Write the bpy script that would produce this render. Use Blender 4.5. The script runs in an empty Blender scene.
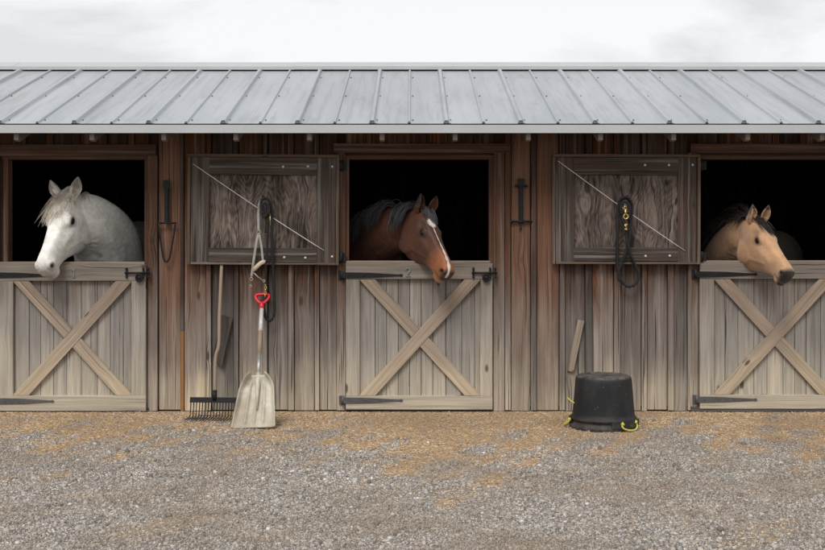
import bpy, bmesh, math, random
import numpy as np
from mathutils import Vector, Matrix
from mathutils.bvhtree import BVHTree

random.seed(7); rng = np.random.default_rng(7)
sc = bpy.context.scene
col = sc.collection
FP, D, H, HY = 1146.0, 9.965, 1.617, 225.0      # lens in px of an 825 px frame, camera distance and height, horizon row

def P(px, py, Y=0.0):
    s = FP / (Y + D)
    return Vector(((px - 412.5) / s, Y, H - (py - HY) / s))

# ------------------------------------------------------------------ helpers
def link(o, parent=None):
    col.objects.link(o)
    if parent is not None: o.parent = parent
    return o

def empty(name, loc=(0, 0, 0), parent=None, label=None, cat=None, group=None):
    o = bpy.data.objects.new(name, None); o.empty_display_size = .1
    o.location = loc; link(o, parent)
    tag(o, label, cat, group)
    return o

def tag(o, label=None, cat=None, group=None, kind=None):
    if label: o['label'] = label
    if cat: o['category'] = cat
    if group: o['group'] = group
    if kind: o['kind'] = kind
    return o

class MB:
    def __init__(s): s.v = []; s.f = []; s.uv = []; s.sm = []; s.marks = []
    def add(s, verts, faces, uvs=None, smooth=False):
        s.marks.append((len(s.v), len(s.f))); b = len(s.v); s.v += [tuple(v) for v in verts]
        for i, f in enumerate(faces):
            s.f.append(tuple(b + k for k in f)); s.sm.append(smooth)
            s.uv += (uvs[i] if uvs else [(0, 0)] * len(f))
    def board(s, a, b, n, w, t, c=.0025, seg=1, wob=0.0, w2=None, cutA=0, cutB=0):
        """plank from a to b (middle of its back face), front direction n, width w, thickness t; UV in metres along the grain"""
        a, b, n = Vector(a), Vector(b), Vector(n).normalized()
        L = (b - a).length; d = (b - a) / L; x = d.cross(n).normalized(); n = x.cross(d)
        w2 = w if w2 is None else w2
        ou, ov = random.uniform(0, 90), random.uniform(0, 90)
        rings = []
        for i in range(seg + 1):
            f = i / seg; ww = w + (w2 - w) * f
            h = ww / 2; k = random.uniform(-wob, wob)
            prof = [(-h, 0), (-h, t - c), (-h + c, t), (h - c, t), (h, t - c), (h, 0)]
            r = []
            for (px_, pn) in prof:
                sh = (cutA * (1 - f) + cutB * f) * px_ / max(h, 1e-6)
                r.append(a + d * (L * f + sh) + x * (px_ + k) + n * pn)
            rings.append(r)
        V = [p for r in rings for p in r]; F = []; U = []
        for i in range(seg):
            y0, y1 = L * i / seg, L * (i + 1) / seg
            us = [0, t, t, t + w, t + w, 2 * t + w, 3 * t + 2 * w]
            for j in range(6):
                j2 = (j + 1) % 6
                F.append((i * 6 + j, i * 6 + j2, (i + 1) * 6 + j2, (i + 1) * 6 + j))
                u0, u1 = us[j] + ou, us[j + 1] + ou
                U.append([(u0, y0 + ov), (u1, y0 + ov), (u1, y1 + ov), (u0, y1 + ov)])
        F.append(tuple(range(5, -1, -1))); U.append([(ou + k * .02, ov) for k in range(6)])
        m = seg * 6; F.append(tuple(range(m, m + 6))); U.append([(ou + k * .02, ov) for k in range(6)])
        s.add(V, F, U)
    def box(s, c, size, rot=None):
        hx, hy, hz = [k / 2 for k in size]
        V = [Vector((x, y, z)) for z in (-hz, hz) for y in (-hy, hy) for x in (-hx, hx)]
        if rot is not None: V = [rot @ v for v in V]
        V = [v + Vector(c) for v in V]
        s.add(V, [(0, 2, 3, 1), (4, 5, 7, 6), (0, 1, 5, 4), (2, 6, 7, 3), (0, 4, 6, 2), (1, 3, 7, 5)])
    def tube(s, pts, r, n=8, closed=False, flat=1.0, up=None, smooth=True):
        pts = [Vector(p) for p in pts]; N = len(pts)
        rr = r if isinstance(r, (list, tuple)) else [r] * N
        V = []; prev = None
        for i, p in enumerate(pts):
            if closed: t = (pts[(i + 1) % N] - pts[i - 1])
            else: t = pts[min(i + 1, N - 1)] - pts[max(i - 1, 0)]
            t = t.normalized() if t.length > 1e-9 else Vector((0, 0, 1))
            if prev is None:
                ref = Vector(up) if up is not None else (Vector((0, 1, 0)) if abs(t.y) < .9 else Vector((1, 0, 0)))
                a = t.cross(ref).normalized()
            else:
                a = (prev - t * prev.dot(t)).normalized()
            prev = a; b = t.cross(a)
            for k in range(n):
                g = 2 * math.pi * k / n
                V.append(p + a * (math.cos(g) * rr[i]) + b * (math.sin(g) * rr[i] * flat))
        F = []
        for i in range(N if closed else N - 1):
            i2 = (i + 1) % N
            for k in range(n):
                k2 = (k + 1) % n
                F.append((i * n + k, i * n + k2, i2 * n + k2, i2 * n + k))
        if not closed:
            F.append(tuple(range(n - 1, -1, -1))); F.append(tuple((N - 1) * n + k for k in range(n)))
        s.add(V, F, None, smooth)
    def prism(s, poly, n, t):
        """polygon (world points in order) pushed out by t along n"""
        n = Vector(n).normalized(); A = [Vector(p) for p in poly]; B = [p + n * t for p in A]; m = len(A)
        F = [tuple(range(m - 1, -1, -1)), tuple(range(m, 2 * m))] + [(i, (i + 1) % m, m + (i + 1) % m, m + i) for i in range(m)]
        s.add(A + B, F)
    def lathe(s, c, prof, n=40, smooth=True, axis=None):
        V = []; M = axis if axis is not None else Matrix.Identity(3)
        for (r, z) in prof:
            for k in range(n):
                g = 2 * math.pi * k / n
                V.append(Vector(c) + M @ Vector((r * math.cos(g), r * math.sin(g), z)))
        F = []
        for i in range(len(prof) - 1):
            for k in range(n):
                k2 = (k + 1) % n
                F.append((i * n + k, i * n + k2, (i + 1) * n + k2, (i + 1) * n + k))
        F.append(tuple(range(n - 1, -1, -1))); F.append(tuple((len(prof) - 1) * n + k for k in range(n)))
        s.add(V, F, None, smooth)
    def each(s, name, mat, parent=None):
        """every piece added to this builder becomes an object of its own"""
        out = []; li = 0; fi = 0; ends = s.marks + [(len(s.v), len(s.f))]
        v0 = f0 = 0
        for (v1, f1) in ends[1:]:
            m = MB(); m.v = s.v[v0:v1]; m.f = [tuple(i - v0 for i in f) for f in s.f[f0:f1]]; m.sm = s.sm[f0:f1]
            n_ = sum(len(f) for f in m.f); m.uv = s.uv[li:li + n_]; li += n_
            out.append(m.build(name, mat, parent)); v0, f0 = v1, f1
        return out
    def build(s, name, mat, parent=None, fix=True):
        me = bpy.data.meshes.new(name)
        me.from_pydata(s.v, [], s.f)
        uv = me.uv_layers.new(name='UVMap')
        uv.data.foreach_set('uv', [c for p in s.uv for c in p])
        me.polygons.foreach_set('use_smooth', s.sm)
        if fix:
            bm = bmesh.new(); bm.from_mesh(me); bmesh.ops.recalc_face_normals(bm, faces=bm.faces); bm.to_mesh(me); bm.free()
        me.materials.append(mat)
        o = bpy.data.objects.new(name, me)
        return link(o, parent)

def catmull(pts, per=6, closed=False):
    pts = [Vector(p) for p in pts]; out = []; N = len(pts)
    for i in range(N if closed else N - 1):
        if closed: p0, p1, p2, p3 = pts[i - 1], pts[i], pts[(i + 1) % N], pts[(i + 2) % N]
        else: p0, p1, p2, p3 = pts[max(i - 1, 0)], pts[i], pts[i + 1], pts[min(i + 2, N - 1)]
        for k in range(per):
            t = k / per
            out.append(.5 * ((2 * p1) + (p2 - p0) * t + (2 * p0 - 5 * p1 + 4 * p2 - p3) * t * t + (3 * p1 - p0 - 3 * p2 + p3) * t ** 3))
    if not closed: out.append(pts[-1])
    return out

# ------------------------------------------------------------------ materials
class NT:
    def __init__(s, name):
        s.m = bpy.data.materials.new(name); s.m.use_nodes = True
        s.t = s.m.node_tree; s.t.nodes.clear()
        s.out = s.n('ShaderNodeOutputMaterial'); s.b = s.n('ShaderNodeBsdfPrincipled')
        s.l(s.b.outputs[0], s.out.inputs[0])
    def n(s, ty, **k):
        nd = s.t.nodes.new(ty)
        for a, v in k.items(): setattr(nd, a, v)
        return nd
    def l(s, a, b): s.t.links.new(a, b)
    def set(s, sock, v):
        if hasattr(v, 'links') or isinstance(v, bpy.types.NodeSocket): s.l(v, sock)
        else:
            if isinstance(v, tuple) and len(v) == 3 and sock.type == 'RGBA': v = (*v, 1)
            sock.default_value = v
    def math(s, op, a, b=0.0, c=0.0, clamp=False):
        nd = s.n('ShaderNodeMath', operation=op, use_clamp=clamp)
        s.set(nd.inputs[0], a); s.set(nd.inputs[1], b); s.set(nd.inputs[2], c)
        return nd.outputs[0]
    def mix(s, f, a, b, mode='MIX'):
        nd = s.n('ShaderNodeMix', data_type='RGBA', blend_type=mode)
        s.set(nd.inputs[0], f); s.set(nd.inputs[6], a); s.set(nd.inputs[7], b)
        return nd.outputs[2]
    def noise(s, vec, scale, detail=4, rough=.55, dist=0.0, out=0):
        nd = s.n('ShaderNodeTexNoise'); s.set(nd.inputs['Vector'], vec)
        nd.inputs['Scale'].default_value = scale; nd.inputs['Detail'].default_value = detail
        nd.inputs['Roughness'].default_value = rough; nd.inputs['Distortion'].default_value = dist
        return nd.outputs[out]
    def vor(s, vec, scale, out='Distance', feature='F1'):
        nd = s.n('ShaderNodeTexVoronoi', feature=feature); s.set(nd.inputs['Vector'], vec); nd.inputs['Scale'].default_value = scale
        return nd.outputs[out]
    def map(s, vec, scale=(1, 1, 1), loc=(0, 0, 0)):
        nd = s.n('ShaderNodeMapping'); s.set(nd.inputs[0], vec); nd.inputs['Scale'].default_value = scale; s.set(nd.inputs['Location'], loc)
        return nd.outputs[0]
    def rng(s, v, a, b, c=0.0, d=1.0, smooth=False):
        nd = s.n('ShaderNodeMapRange'); nd.clamp = True
        if smooth: nd.interpolation_type = 'SMOOTHSTEP'
        s.set(nd.inputs[0], v)
        for i, x in enumerate((a, b, c, d)): nd.inputs[i + 1].default_value = x
        return nd.outputs[0]
    def ramp(s, f, stops):
        nd = s.n('ShaderNodeValToRGB'); s.set(nd.inputs[0], f); e = nd.color_ramp.elements
        while len(e) < len(stops): e.new(.5)
        for i, (p, c) in enumerate(stops): e[i].position = p; e[i].color = (*c, 1)
        return nd.outputs[0]
    def bump(s, h, strength=.5, dist=.01, nrm=None):
        nd = s.n('ShaderNodeBump'); s.set(nd.inputs['Height'], h); nd.inputs['Strength'].default_value = strength
        nd.inputs['Distance'].default_value = dist
        if nrm is not None: s.l(nrm, nd.inputs['Normal'])
        return nd.outputs[0]
    def hsv(s, c, h=.5, sat=1.0, v=1.0):
        nd = s.n('ShaderNodeHueSaturation'); s.set(nd.inputs[0], h); s.set(nd.inputs[1], sat); s.set(nd.inputs[2], v); s.set(nd.inputs[4], c)
        return nd.outputs[0]
    def fin(s, color, rough=.7, normal=None, metal=0.0, spec=.5):
        s.set(s.b.inputs['Base Color'], color); s.set(s.b.inputs['Roughness'], rough); s.set(s.b.inputs['Metallic'], metal)
        s.b.inputs['Specular IOR Level'].default_value = spec
        if normal is not None: s.l(normal, s.b.inputs['Normal'])
        return s.m

def wood(name, low, mid, top, z0=.35, z1=.95, z2=1.7, redness=.35, plywood=False, grain_dark=.34, island=.3, streak=.6, crack=.64, fc=.64, knot=.0):
    """weathered timber: low / mid / top are the colours it has bleached or stained to at those heights"""
    t = NT(name)
    uv = t.n('ShaderNodeUVMap').outputs[0]
    geo = t.n('ShaderNodeNewGeometry'); rnd = geo.outputs['Random Per Island']; pos = geo.outputs['Position']
    sep = t.n('ShaderNodeSeparateXYZ'); t.l(pos, sep.inputs[0])
    # knots pull the grain around them
    kv = t.map(uv, (4.2, 1.9, 1)); kd = t.vor(kv, 1.0)
    kmask = t.rng(kd, .02, .32, 1, 0, True)
    warp = t.noise(t.map(uv, (3.0, .9, 1)), 1.0, 3)
    off = t.math('ADD', t.math('MULTIPLY', warp, .045 if not plywood else .42), t.math('MULTIPLY', kmask, .022))
    comb = t.n('ShaderNodeCombineXYZ'); s2 = t.n('ShaderNodeSeparateXYZ'); t.l(uv, s2.inputs[0])
    t.l(t.math('ADD', s2.outputs[0], off), comb.inputs[0]); t.l(s2.outputs[1], comb.inputs[1]); t.l(t.math('MULTIPLY', rnd, 17.0), comb.inputs[2])
    g = comb.outputs[0]
    fine = t.noise(t.map(g, (95, 1.6, 1)), 1.0, 5, .72)
    med = t.noise(t.map(g, (38, .9, 1)), 1.0, 4, .6)
    if plywood:
        fld = t.noise(t.map(uv, (2.6, .75, 1), (1, 2, 0)), 1.0, 3, .5)     # growth rings cut flat: contour lines of a slow field
        fld = t.math('ADD', fld, t.math('MULTIPLY', t.noise(t.map(uv, (45, 4, 1)), 1.0, 4, .7), .030))
        ring = t.math('PINGPONG', t.math('MULTIPLY', fld, 58.0), 1.0)
        patch = t.noise(t.map(uv, (4, 2, 1), (7, 3, 0)), 1.0, 5, .7)
        med = t.math('ADD', t.math('MULTIPLY', med, .50), t.math('MULTIPLY', ring, .14)); med = t.math('ADD', med, t.math('MULTIPLY', t.math('SUBTRACT', patch, .5), .85))
        med = t.math('ADD', med, .08)
    broad = t.noise(t.map(g, (7, .8, 1)), 1.0, 3)
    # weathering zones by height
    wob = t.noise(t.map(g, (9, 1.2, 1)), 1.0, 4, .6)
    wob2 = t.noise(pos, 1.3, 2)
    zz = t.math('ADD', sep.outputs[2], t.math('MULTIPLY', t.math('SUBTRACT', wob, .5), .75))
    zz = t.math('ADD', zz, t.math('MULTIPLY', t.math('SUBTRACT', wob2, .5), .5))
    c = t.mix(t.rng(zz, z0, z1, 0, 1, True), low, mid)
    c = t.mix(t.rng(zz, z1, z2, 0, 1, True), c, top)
    # red brown old stain left in patches
    pat = t.rng(t.noise(t.map(g, (11, 1.0, 1), (3, 8, 0)), 1.0, 5, .7), .54, .72, 0, 1)
    zz2 = t.rng(sep.outputs[2], .45, 1.1, 0, 1)
    c = t.mix(t.math('MULTIPLY', t.math('MULTIPLY', pat, zz2), redness), c, (.20, .075, .040))
    # silver-grey bleached streaks and dark water streaks
    st = t.rng(t.noise(t.map(g, (26, .55, 1), (9, 1, 0)), 1.0, 4, .6), .50, .70, 0, 1)
    c = t.mix(t.math('MULTIPLY', st, .32 * streak), c, (.46, .44, .42))
    dk = t.rng(t.noise(t.map(g, (14, .7, 1), (2, 5, 0)), 1.0, 5, .65), .55, .78, 0, 1)
    c = t.mix(t.math('MULTIPLY', dk, .42 * streak), c, (.075, .066, .062))
    c = t.mix(t.rng(med, .25, .60, 0, 1), t.hsv(c, .5, 1.0, 1 - grain_dark), c)
    c = t.mix(t.rng(fine, .35, .60, 0, 1), t.hsv(c, .5, 1.0, fc), c)
    c = t.hsv(c, .5, 1.0, t.rng(broad, .3, .7, .85, 1.12))
    c = t.hsv(c, .5, t.math('ADD', t.math('MULTIPLY', rnd, .5), .75), t.math('ADD', t.math('MULTIPLY', rnd, island * 1.4), 1 - island * .7))
    # knots and cracks
    kn = t.rng(t.math('ADD', kd, t.math('MULTIPLY', t.math('SUBTRACT', fine, .5), .05)), .035 + knot, .085 + knot * 1.6, 1, 0, True)
    c = t.mix(t.math('MULTIPLY', kn, .8), c, (.045, .028, .02))
    ck = t.rng(t.noise(t.map(g, (70, .9, 1), (5, 3, 1)), 1.0, 2, .5), crack, crack + .04, 0, 1)
    c = t.mix(t.math('MULTIPLY', ck, .8), c, (.022, .017, .014))
    h = t.math('ADD', t.math('MULTIPLY', med, .5), t.math('MULTIPLY', fine, .5))
    h = t.math('SUBTRACT', h, t.math('MULTIPLY', ck, .8)); h = t.math('SUBTRACT', h, t.math('MULTIPLY', kn, .3))
    nb = t.bump(h, .75, .004)
    return t.fin(c, t.rng(fine, 0, 1, .75, .95), nb, 0, .12)

M = {}
M['wall'] = wood('barn boards', (.50, .425, .325), (.235, .198, .175), (.082, .042, .027), .06, .60, 1.28, .75, island=.6, streak=.8, grain_dark=.32, fc=.72, knot=.02)  # weathered by height; top colour also darkened to deepen the eave shade
M['door'] = wood('door boards', (.53, .465, .365), (.345, .31, .275), (.23, .195, .165), .10, .7, 1.2, .2, island=.28, streak=.45, crack=.68, fc=.72, knot=.012)
M['brace'] = wood('brace boards', (.50, .42, .32), (.34, .28, .23), (.27, .215, .17), .10, .7, 1.2, .25, island=.25, streak=.4, crack=.68, fc=.74)
M['red_board'] = wood('red brown board', (.48, .40, .31), (.27, .205, .165), (.175, .095, .062), .10, .62, 1.2, .5, streak=.55, grain_dark=.35, knot=.025, island=.2)
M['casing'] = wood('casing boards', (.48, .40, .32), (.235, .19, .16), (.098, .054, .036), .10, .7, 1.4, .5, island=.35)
M['shutter_frame'] = wood('shutter frame wood', (.082, .066, .057), (.078, .062, .053), (.082, .063, .052), 0, .6, 1.9, .35, streak=1.1, grain_dark=.6, island=.5)
M['plywood'] = wood('shutter plywood', (.27, .222, .195), (.25, .205, .18), (.22, .172, .145), 0, .6, 1.9, .15, plywood=True, grain_dark=.85, island=.05, streak=1.0)
M['edge'] = wood('shutter edge wood', (.16, .11, .078), (.14, .096, .068), (.125, .088, .064), 0, .6, 1.9, .2)
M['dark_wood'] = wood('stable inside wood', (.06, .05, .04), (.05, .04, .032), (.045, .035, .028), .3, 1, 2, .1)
M['rafter'] = wood('rafter wood', (.24, .20, .17), (.24, .20, .17), (.24, .20, .17), .3, 1, 2, .1)
M['grey_scrap'] = wood('weathered grey scrap', (.10, .085, .075), (.09, .078, .068), (.085, .07, .062), .2, .5, 1, .1)
M['tan_scrap'] = wood('tan scrap', (.38, .31, .25), (.34, .28, .22), (.34, .28, .22), .2, .5, 1, .1)
M['fresh'] = wood('fresh split wood', (.42, .21, .08), (.42, .20, .08), (.40, .2, .08), .2, .5, 1, .3)
M['handle_wood'] = wood('tool handle wood', (.32, .23, .16), (.34, .26, .19), (.36, .28, .21), .2, .5, 1, .1)

def plain(name, c, rough=.5, metal=0., var=.25, scale=30, bump=.2, spec=.5, dirt=None):
    t = NT(name); tc = t.n('ShaderNodeTexCoord').outputs['Object']
    n1 = t.noise(tc, scale, 5, .65); n2 = t.noise(tc, scale * .12, 3)
    cc = t.hsv(c, .5, 1, t.rng(n1, .25, .75, 1 - var, 1 + var))
    if dirt: cc = t.mix(t.rng(n2, .42, .66, 0, .8), cc, dirt)
    return t.fin(cc, t.rng(n1, .2, .8, max(rough - .12, .05), min(rough + .12, 1)), t.bump(n1, bump, .003), metal, spec)
M['iron'] = plain('black iron', (.010, .010, .011), .6, 0, .4, 40, .3, .25)
M['grey_iron'] = plain('greyed iron', (.085, .085, .09), .6, .3, .3, 30, .3, dirt=(.12, .11, .10))
M['nail'] = plain('nail head', (.50, .49, .47), .5, .2, .1)
M['wire'] = plain('wire', (.62, .58, .53), .5, .3, .2)
M['black_rope'] = plain('black rope', (.012, .012, .013), .8, 0, .5, 120, .8)
M['grey_strap'] = plain('grey webbing', (.34, .33, .31), .8, 0, .3, 90, .4, dirt=(.2, .17, .14))
M['tan_strap'] = plain('tan webbing', (.50, .42, .32), .8, 0, .3, 90, .4)
M['brass'] = plain('brass', (.72, .52, .20), .3, .9, .2, 60, .1)
M['steel'] = plain('steel tube', (.42, .42, .41), .45, .5, .2, 40, .1, dirt=(.3, .27, .22))
M['label'] = plain('worn label', (.62, .61, .60), .6, 0, .3, 60, .1, dirt=(.35, .33, .32))
M['red'] = plain('red plastic', (.60, .014, .022), .45, 0, .15, 30, .05)
M['scoop'] = plain('scoop plastic', (.50, .465, .38), .6, 0, .2, 25, .2, dirt=(.25, .20, .135))
def rubber_mat():
    t = NT('black rubber tub'); tc = t.n('ShaderNodeTexCoord').outputs['Object']
    n1 = t.noise(tc, 16, 6, .7); n2 = t.noise(t.map(tc, (1, 1, .3)), 7, 4, .6); v = t.vor(tc, 42)
    c = t.mix(t.rng(n2, .45, .7, 0, .6), (.010, .0105, .012), (.035, .034, .033))
    sep = t.n('ShaderNodeSeparateXYZ'); t.l(tc, sep.inputs[0])
    c = t.mix(t.math('MULTIPLY', t.rng(sep.outputs[2], .12, 0, 0, .7), t.rng(n1, .35, .6)), c, (.13, .11, .09))
    c = t.mix(t.math('MULTIPLY', t.rng(sep.outputs[2], .40, .42, 0, .8), t.rng(n1, .4, .6, .2, 1)), c, (.16, .14, .12))
    c = t.mix(t.math('MULTIPLY', t.rng(v, .07, .13, 1, 0), t.rng(n1, .5, .6)), c, (.30, .28, .26))
    return t.fin(c, t.rng(n1, .3, .7, .5, .75), t.bump(n1, .5, .006), 0, .35)
M['rubber'] = rubber_mat()
M['yellow_rope'] = plain('yellow rope', (.50, .46, .08), .7, 0, .3, 120, .6)
M['green'] = plain('faded green paint', (.15, .20, .155), .8, 0, .4, 60, .1)
M['trim'] = plain('eave trim metal', (.41, .425, .44), .5, .2, .06, 3, .02, dirt=(.45, .46, .47))
M['screw'] = plain('roof screw', (.08, .08, .09), .5, .4)

def roof_mat():
    t = NT('galvanised roof'); tc = t.n('ShaderNodeTexCoord').outputs['Object']
    geo = t.n('ShaderNodeNewGeometry')
    a = t.noise(t.map(tc, (2.2, .5, .5)), 1.0, 5, .6); b = t.noise(t.map(tc, (16, 1.0, 1.0)), 1.0, 4, .6); c = t.noise(tc, 60, 3)
    sep = t.n('ShaderNodeSeparateXYZ'); t.l(tc, sep.inputs[0])
    cell = t.math('FLOOR', t.math('MULTIPLY', t.math('ADD', sep.outputs[0], 3.418), 1 / .6164))
    wn = t.n('ShaderNodeTexWhiteNoise', noise_dimensions='1D'); t.l(cell, wn.inputs['W'])
    base = t.mix(t.rng(a, .3, .7), (.33, .352, .38), (.42, .44, .465))
    base = t.mix(t.rng(b, .50, .72, 0, .7), base, (.29, .30, .31))
    base = t.mix(t.rng(t.noise(t.map(tc, (5, 1.2, 1.2), (4, 2, 0)), 1, 5, .7), .57, .72, 0, .6), base, (.27, .265, .25))
    base = t.hsv(base, .5, 1, t.rng(wn.outputs[0], 0, 1, .93, 1.06))
    base = t.hsv(base, .5, 1, t.rng(c, .3, .7, .97, 1.03))
    return t.fin(base, t.rng(b, .3, .7, .42, .58), t.bump(a, .25, .03), .35, .5)
M['roof'] = roof_mat()

def ground_mat():
    t = NT('gravel ground'); pos = t.n('ShaderNodeNewGeometry').outputs['Position']
    sep = t.n('ShaderNodeSeparateXYZ'); t.l(pos, sep.inputs[0])
    v1 = t.n('ShaderNodeTexVoronoi'); t.l(pos, v1.inputs['Vector']); v1.inputs['Scale'].default_value = 85
    v2 = t.n('ShaderNodeTexVoronoi'); t.l(pos, v2.inputs['Vector']); v2.inputs['Scale'].default_value = 190
    sp = t.n('ShaderNodeSeparateColor'); t.l(v1.outputs['Color'], sp.inputs[0])
    stone = t.ramp(sp.outputs[0], [(0, (.20, .18, .16)), (.3, (.32, .29, .26)), (.6, (.42, .385, .34)), (.85, (.50, .44, .37)), (1, (.62, .58, .53))])
    sp2 = t.n('ShaderNodeSeparateColor'); t.l(v2.outputs['Color'], sp2.inputs[0])
    fine = t.ramp(sp2.outputs[0], [(0, (.17, .145, .12)), (.5, (.34, .30, .25)), (1, (.50, .45, .38))])
    c = t.mix(t.rng(sp.outputs[1], .45, .5), stone, fine)
    big = t.noise(pos, .9, 4, .6); big2 = t.noise(pos, 2.6, 4, .6)
    c = t.mix(t.rng(big2, .45, .7, 0, .5), c, (.19, .155, .12))
    # straw litter and sand spread along the foot of the wall
    sm = t.rng(t.math('ADD', t.n('ShaderNodeAttribute', attribute_name='litter').outputs['Fac'], t.math('MULTIPLY', t.math('SUBTRACT', t.noise(pos, 4, 4, .65), .5), .6)), .15, .7, 0, 1)
    sn = t.rng(t.noise(pos, 38, 4, .7), .3, .7)
    sand = t.mix(sn, (.33, .20, .105), (.64, .455, .275))
    c = t.mix(t.math('MULTIPLY', sm, t.rng(t.noise(pos, 9, 5, .75), .28, .50, .35, .97)), c, sand)
    d1 = v1.outputs['Distance']; d2 = v2.outputs['Distance']
    h = t.math('ADD', t.math('MULTIPLY', d1, -1.2), t.math('MULTIPLY', d2, -.5))
    h = t.math('ADD', h, t.math('MULTIPLY', t.noise(pos, 12, 5, .6), 1.3))
    return t.fin(c, .95, t.bump(h, 1.0, .012), 0, .15)
M['ground'] = ground_mat()

def island_mat(name, stops, rough=.9, nscale=160, spec=.2, amt=.25):
    t = NT(name); g = t.n('ShaderNodeNewGeometry')
    c = t.ramp(g.outputs['Random Per Island'], stops)
    n = t.noise(g.outputs['Position'], nscale, 3)
    b1 = t.noise(g.outputs['Position'], .9, 5, .7); b2 = t.noise(g.outputs['Position'], 3.7, 3)
    c = t.mix(t.rng(b1, .42, .62, 0, .60), c, (.25, .185, .13)); c = t.hsv(c, .5, 1, t.rng(b2, .3, .7, .80, 1.08))
    c = t.hsv(c, .5, 1, t.rng(n, .3, .7, 1 - amt, 1 + amt))
    return t.fin(c, rough, None, 0, spec)
M['stones'] = island_mat('crushed stone', [(0, (.14, .125, .11)), (.25, (.27, .245, .22)), (.5, (.39, .35, .31)), (.72, (.50, .43, .35)), (.85, (.36, .37, .385)), (.97, (.56, .53, .49)), (1, (.72, .70, .67))])
M['straw'] = island_mat('straw bits', [(0, (.36, .20, .09)), (.4, (.58, .38, .20)), (.75, (.70, .53, .33)), (1, (.80, .69, .52))])

def coat_mat(name, rough=.55, sheen=.0, dapple=0.0, spec=.4):
    t = NT(name); a = t.n('ShaderNodeAttribute', attribute_name='coat').outputs['Color']
    pos = t.n('ShaderNodeTexCoord').outputs['Object']
    n1 = t.noise(t.map(pos, (1, 1, .35)), 210, 3, .7); n2 = t.noise(pos, 6, 4, .6); n3 = t.noise(pos, 26, 3, .6)
    c = t.hsv(a, .5, 1, t.rng(n2, .3, .7, .74, 1.16)); c = t.hsv(c, .5, 1, t.rng(n1, .3, .7, .80, 1.14))
    if dapple: c = t.hsv(c, .5, 1, t.rng(n3, .42, .62, 1 - dapple, 1.04))
    t.b.inputs['Sheen Weight'].default_value = sheen
    return t.fin(c, t.rng(n1, .3, .7, rough - .08, rough + .1), t.bump(t.noise(t.map(pos, (1, 1, .5), (3, 1, 2)), 9, 4, .6), .5, .016, t.bump(t.math('ADD', n1, t.math('MULTIPLY', n3, .8)), .5, .004)), 0, spec * .6)
def hair_mat(name, a, b, rough=.5):
    t = NT(name); g = t.n('ShaderNodeNewGeometry')
    c = t.mix(g.outputs['Random Per Island'], a, b)
    c = t.hsv(c, .5, 1, t.rng(t.noise(g.outputs['Position'], 30, 3), .3, .7, .8, 1.2))
    return t.fin(c, rough, None, 0, .35)
def eye_mat():
    t = NT('horse eye'); t.b.inputs['Coat Weight'].default_value = 0.0
    tc = t.n('ShaderNodeTexCoord').outputs['Object']
    return t.fin(t.mix(t.noise(tc, 20), (.010, .006, .004), (.025, .013, .008)), .35, None, 0, .2)
M['eye'] = eye_mat()

# ------------------------------------------------------------------ ground
def litter(x, y):
    """where sand, straw and shavings lie: along the wall, spilling further out in front of the doors"""
    reach = (.95 + .80 * np.exp(-((x + 2.75) / 1.1) ** 2) + 1.55 * np.exp(-((x - .25) / .95) ** 2) + .75 * np.exp(-((x - 2.9) / 1.1) ** 2)
             + .22 * np.sin(x * 5.1 + 1) + .16 * np.sin(x * 11.3 + y * 4))
    v = (reach + y) / 1.5 + .30 + .5 * np.sin(x * 7 + y * 3) * np.sin(y * 6 - x * 2) + .3 * np.sin(x * 17 - y * 9)
    spot = (np.sin(x * 2.3 + 4) * np.sin(y * 3.1 + 1) + np.sin(x * 5.7 - y * 4.1) > 1.35) * .3
    return np.clip(np.maximum(v, spot), 0, 1)
def make_ground():
    xs = np.unique(np.concatenate([-np.geomspace(8, 400, 16)[::-1], np.linspace(-8, 8, 161), np.geomspace(8, 400, 16)]))
    ys = np.unique(np.concatenate([-np.geomspace(12, 400, 16)[::-1], np.linspace(-12, 0, 121), np.linspace(0, 5, 11), np.geomspace(5, 400, 16)]))
    X, Y = np.meshgrid(xs, ys)
    def nz(x, y):
        return (np.sin(x * 1.7 + 1.3 * np.sin(y * .9)) * np.cos(y * 1.3 + .7) * .010 + np.sin(x * 4.3 + y * 2.1) * np.sin(y * 5.3 - x) * .006
                + np.sin(x * 9.1 - y * 7.3) * np.cos(x * 6.3 + y * 10.1) * .003)
    Z = nz(X, Y)
    fade = np.clip((-.05 - Y) / .5, 0, 1) * np.clip((60 - np.abs(X)) / 50, 0, 1)
    Z = Z * fade - .004
    V = np.stack([X.ravel(), Y.ravel(), Z.ravel()], 1); nx, ny = len(xs), len(ys)
    F = [(j * nx + i, j * nx + i + 1, (j + 1) * nx + i + 1, (j + 1) * nx + i) for j in range(ny - 1) for i in range(nx - 1)]
    me = bpy.data.meshes.new('ground'); me.from_pydata(V.tolist(), [], F); me.materials.append(M['ground'])
    me.polygons.foreach_set('use_smooth', [True] * len(F))
    a_ = me.attributes.new('litter', 'FLOAT', 'POINT'); a_.data.foreach_set('value', litter(V[:, 0], V[:, 1]).astype(np.float32) * (np.abs(V[:, 0]) < 12) * (V[:, 1] > -8))
    o = link(bpy.data.objects.new('ground', me)); tag(o, kind='structure')
    return nz
nz = make_ground()
def gz(x, y): return nz(x, y) * np.clip((-.05 - y) / .5, 0, 1) - .004

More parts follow.
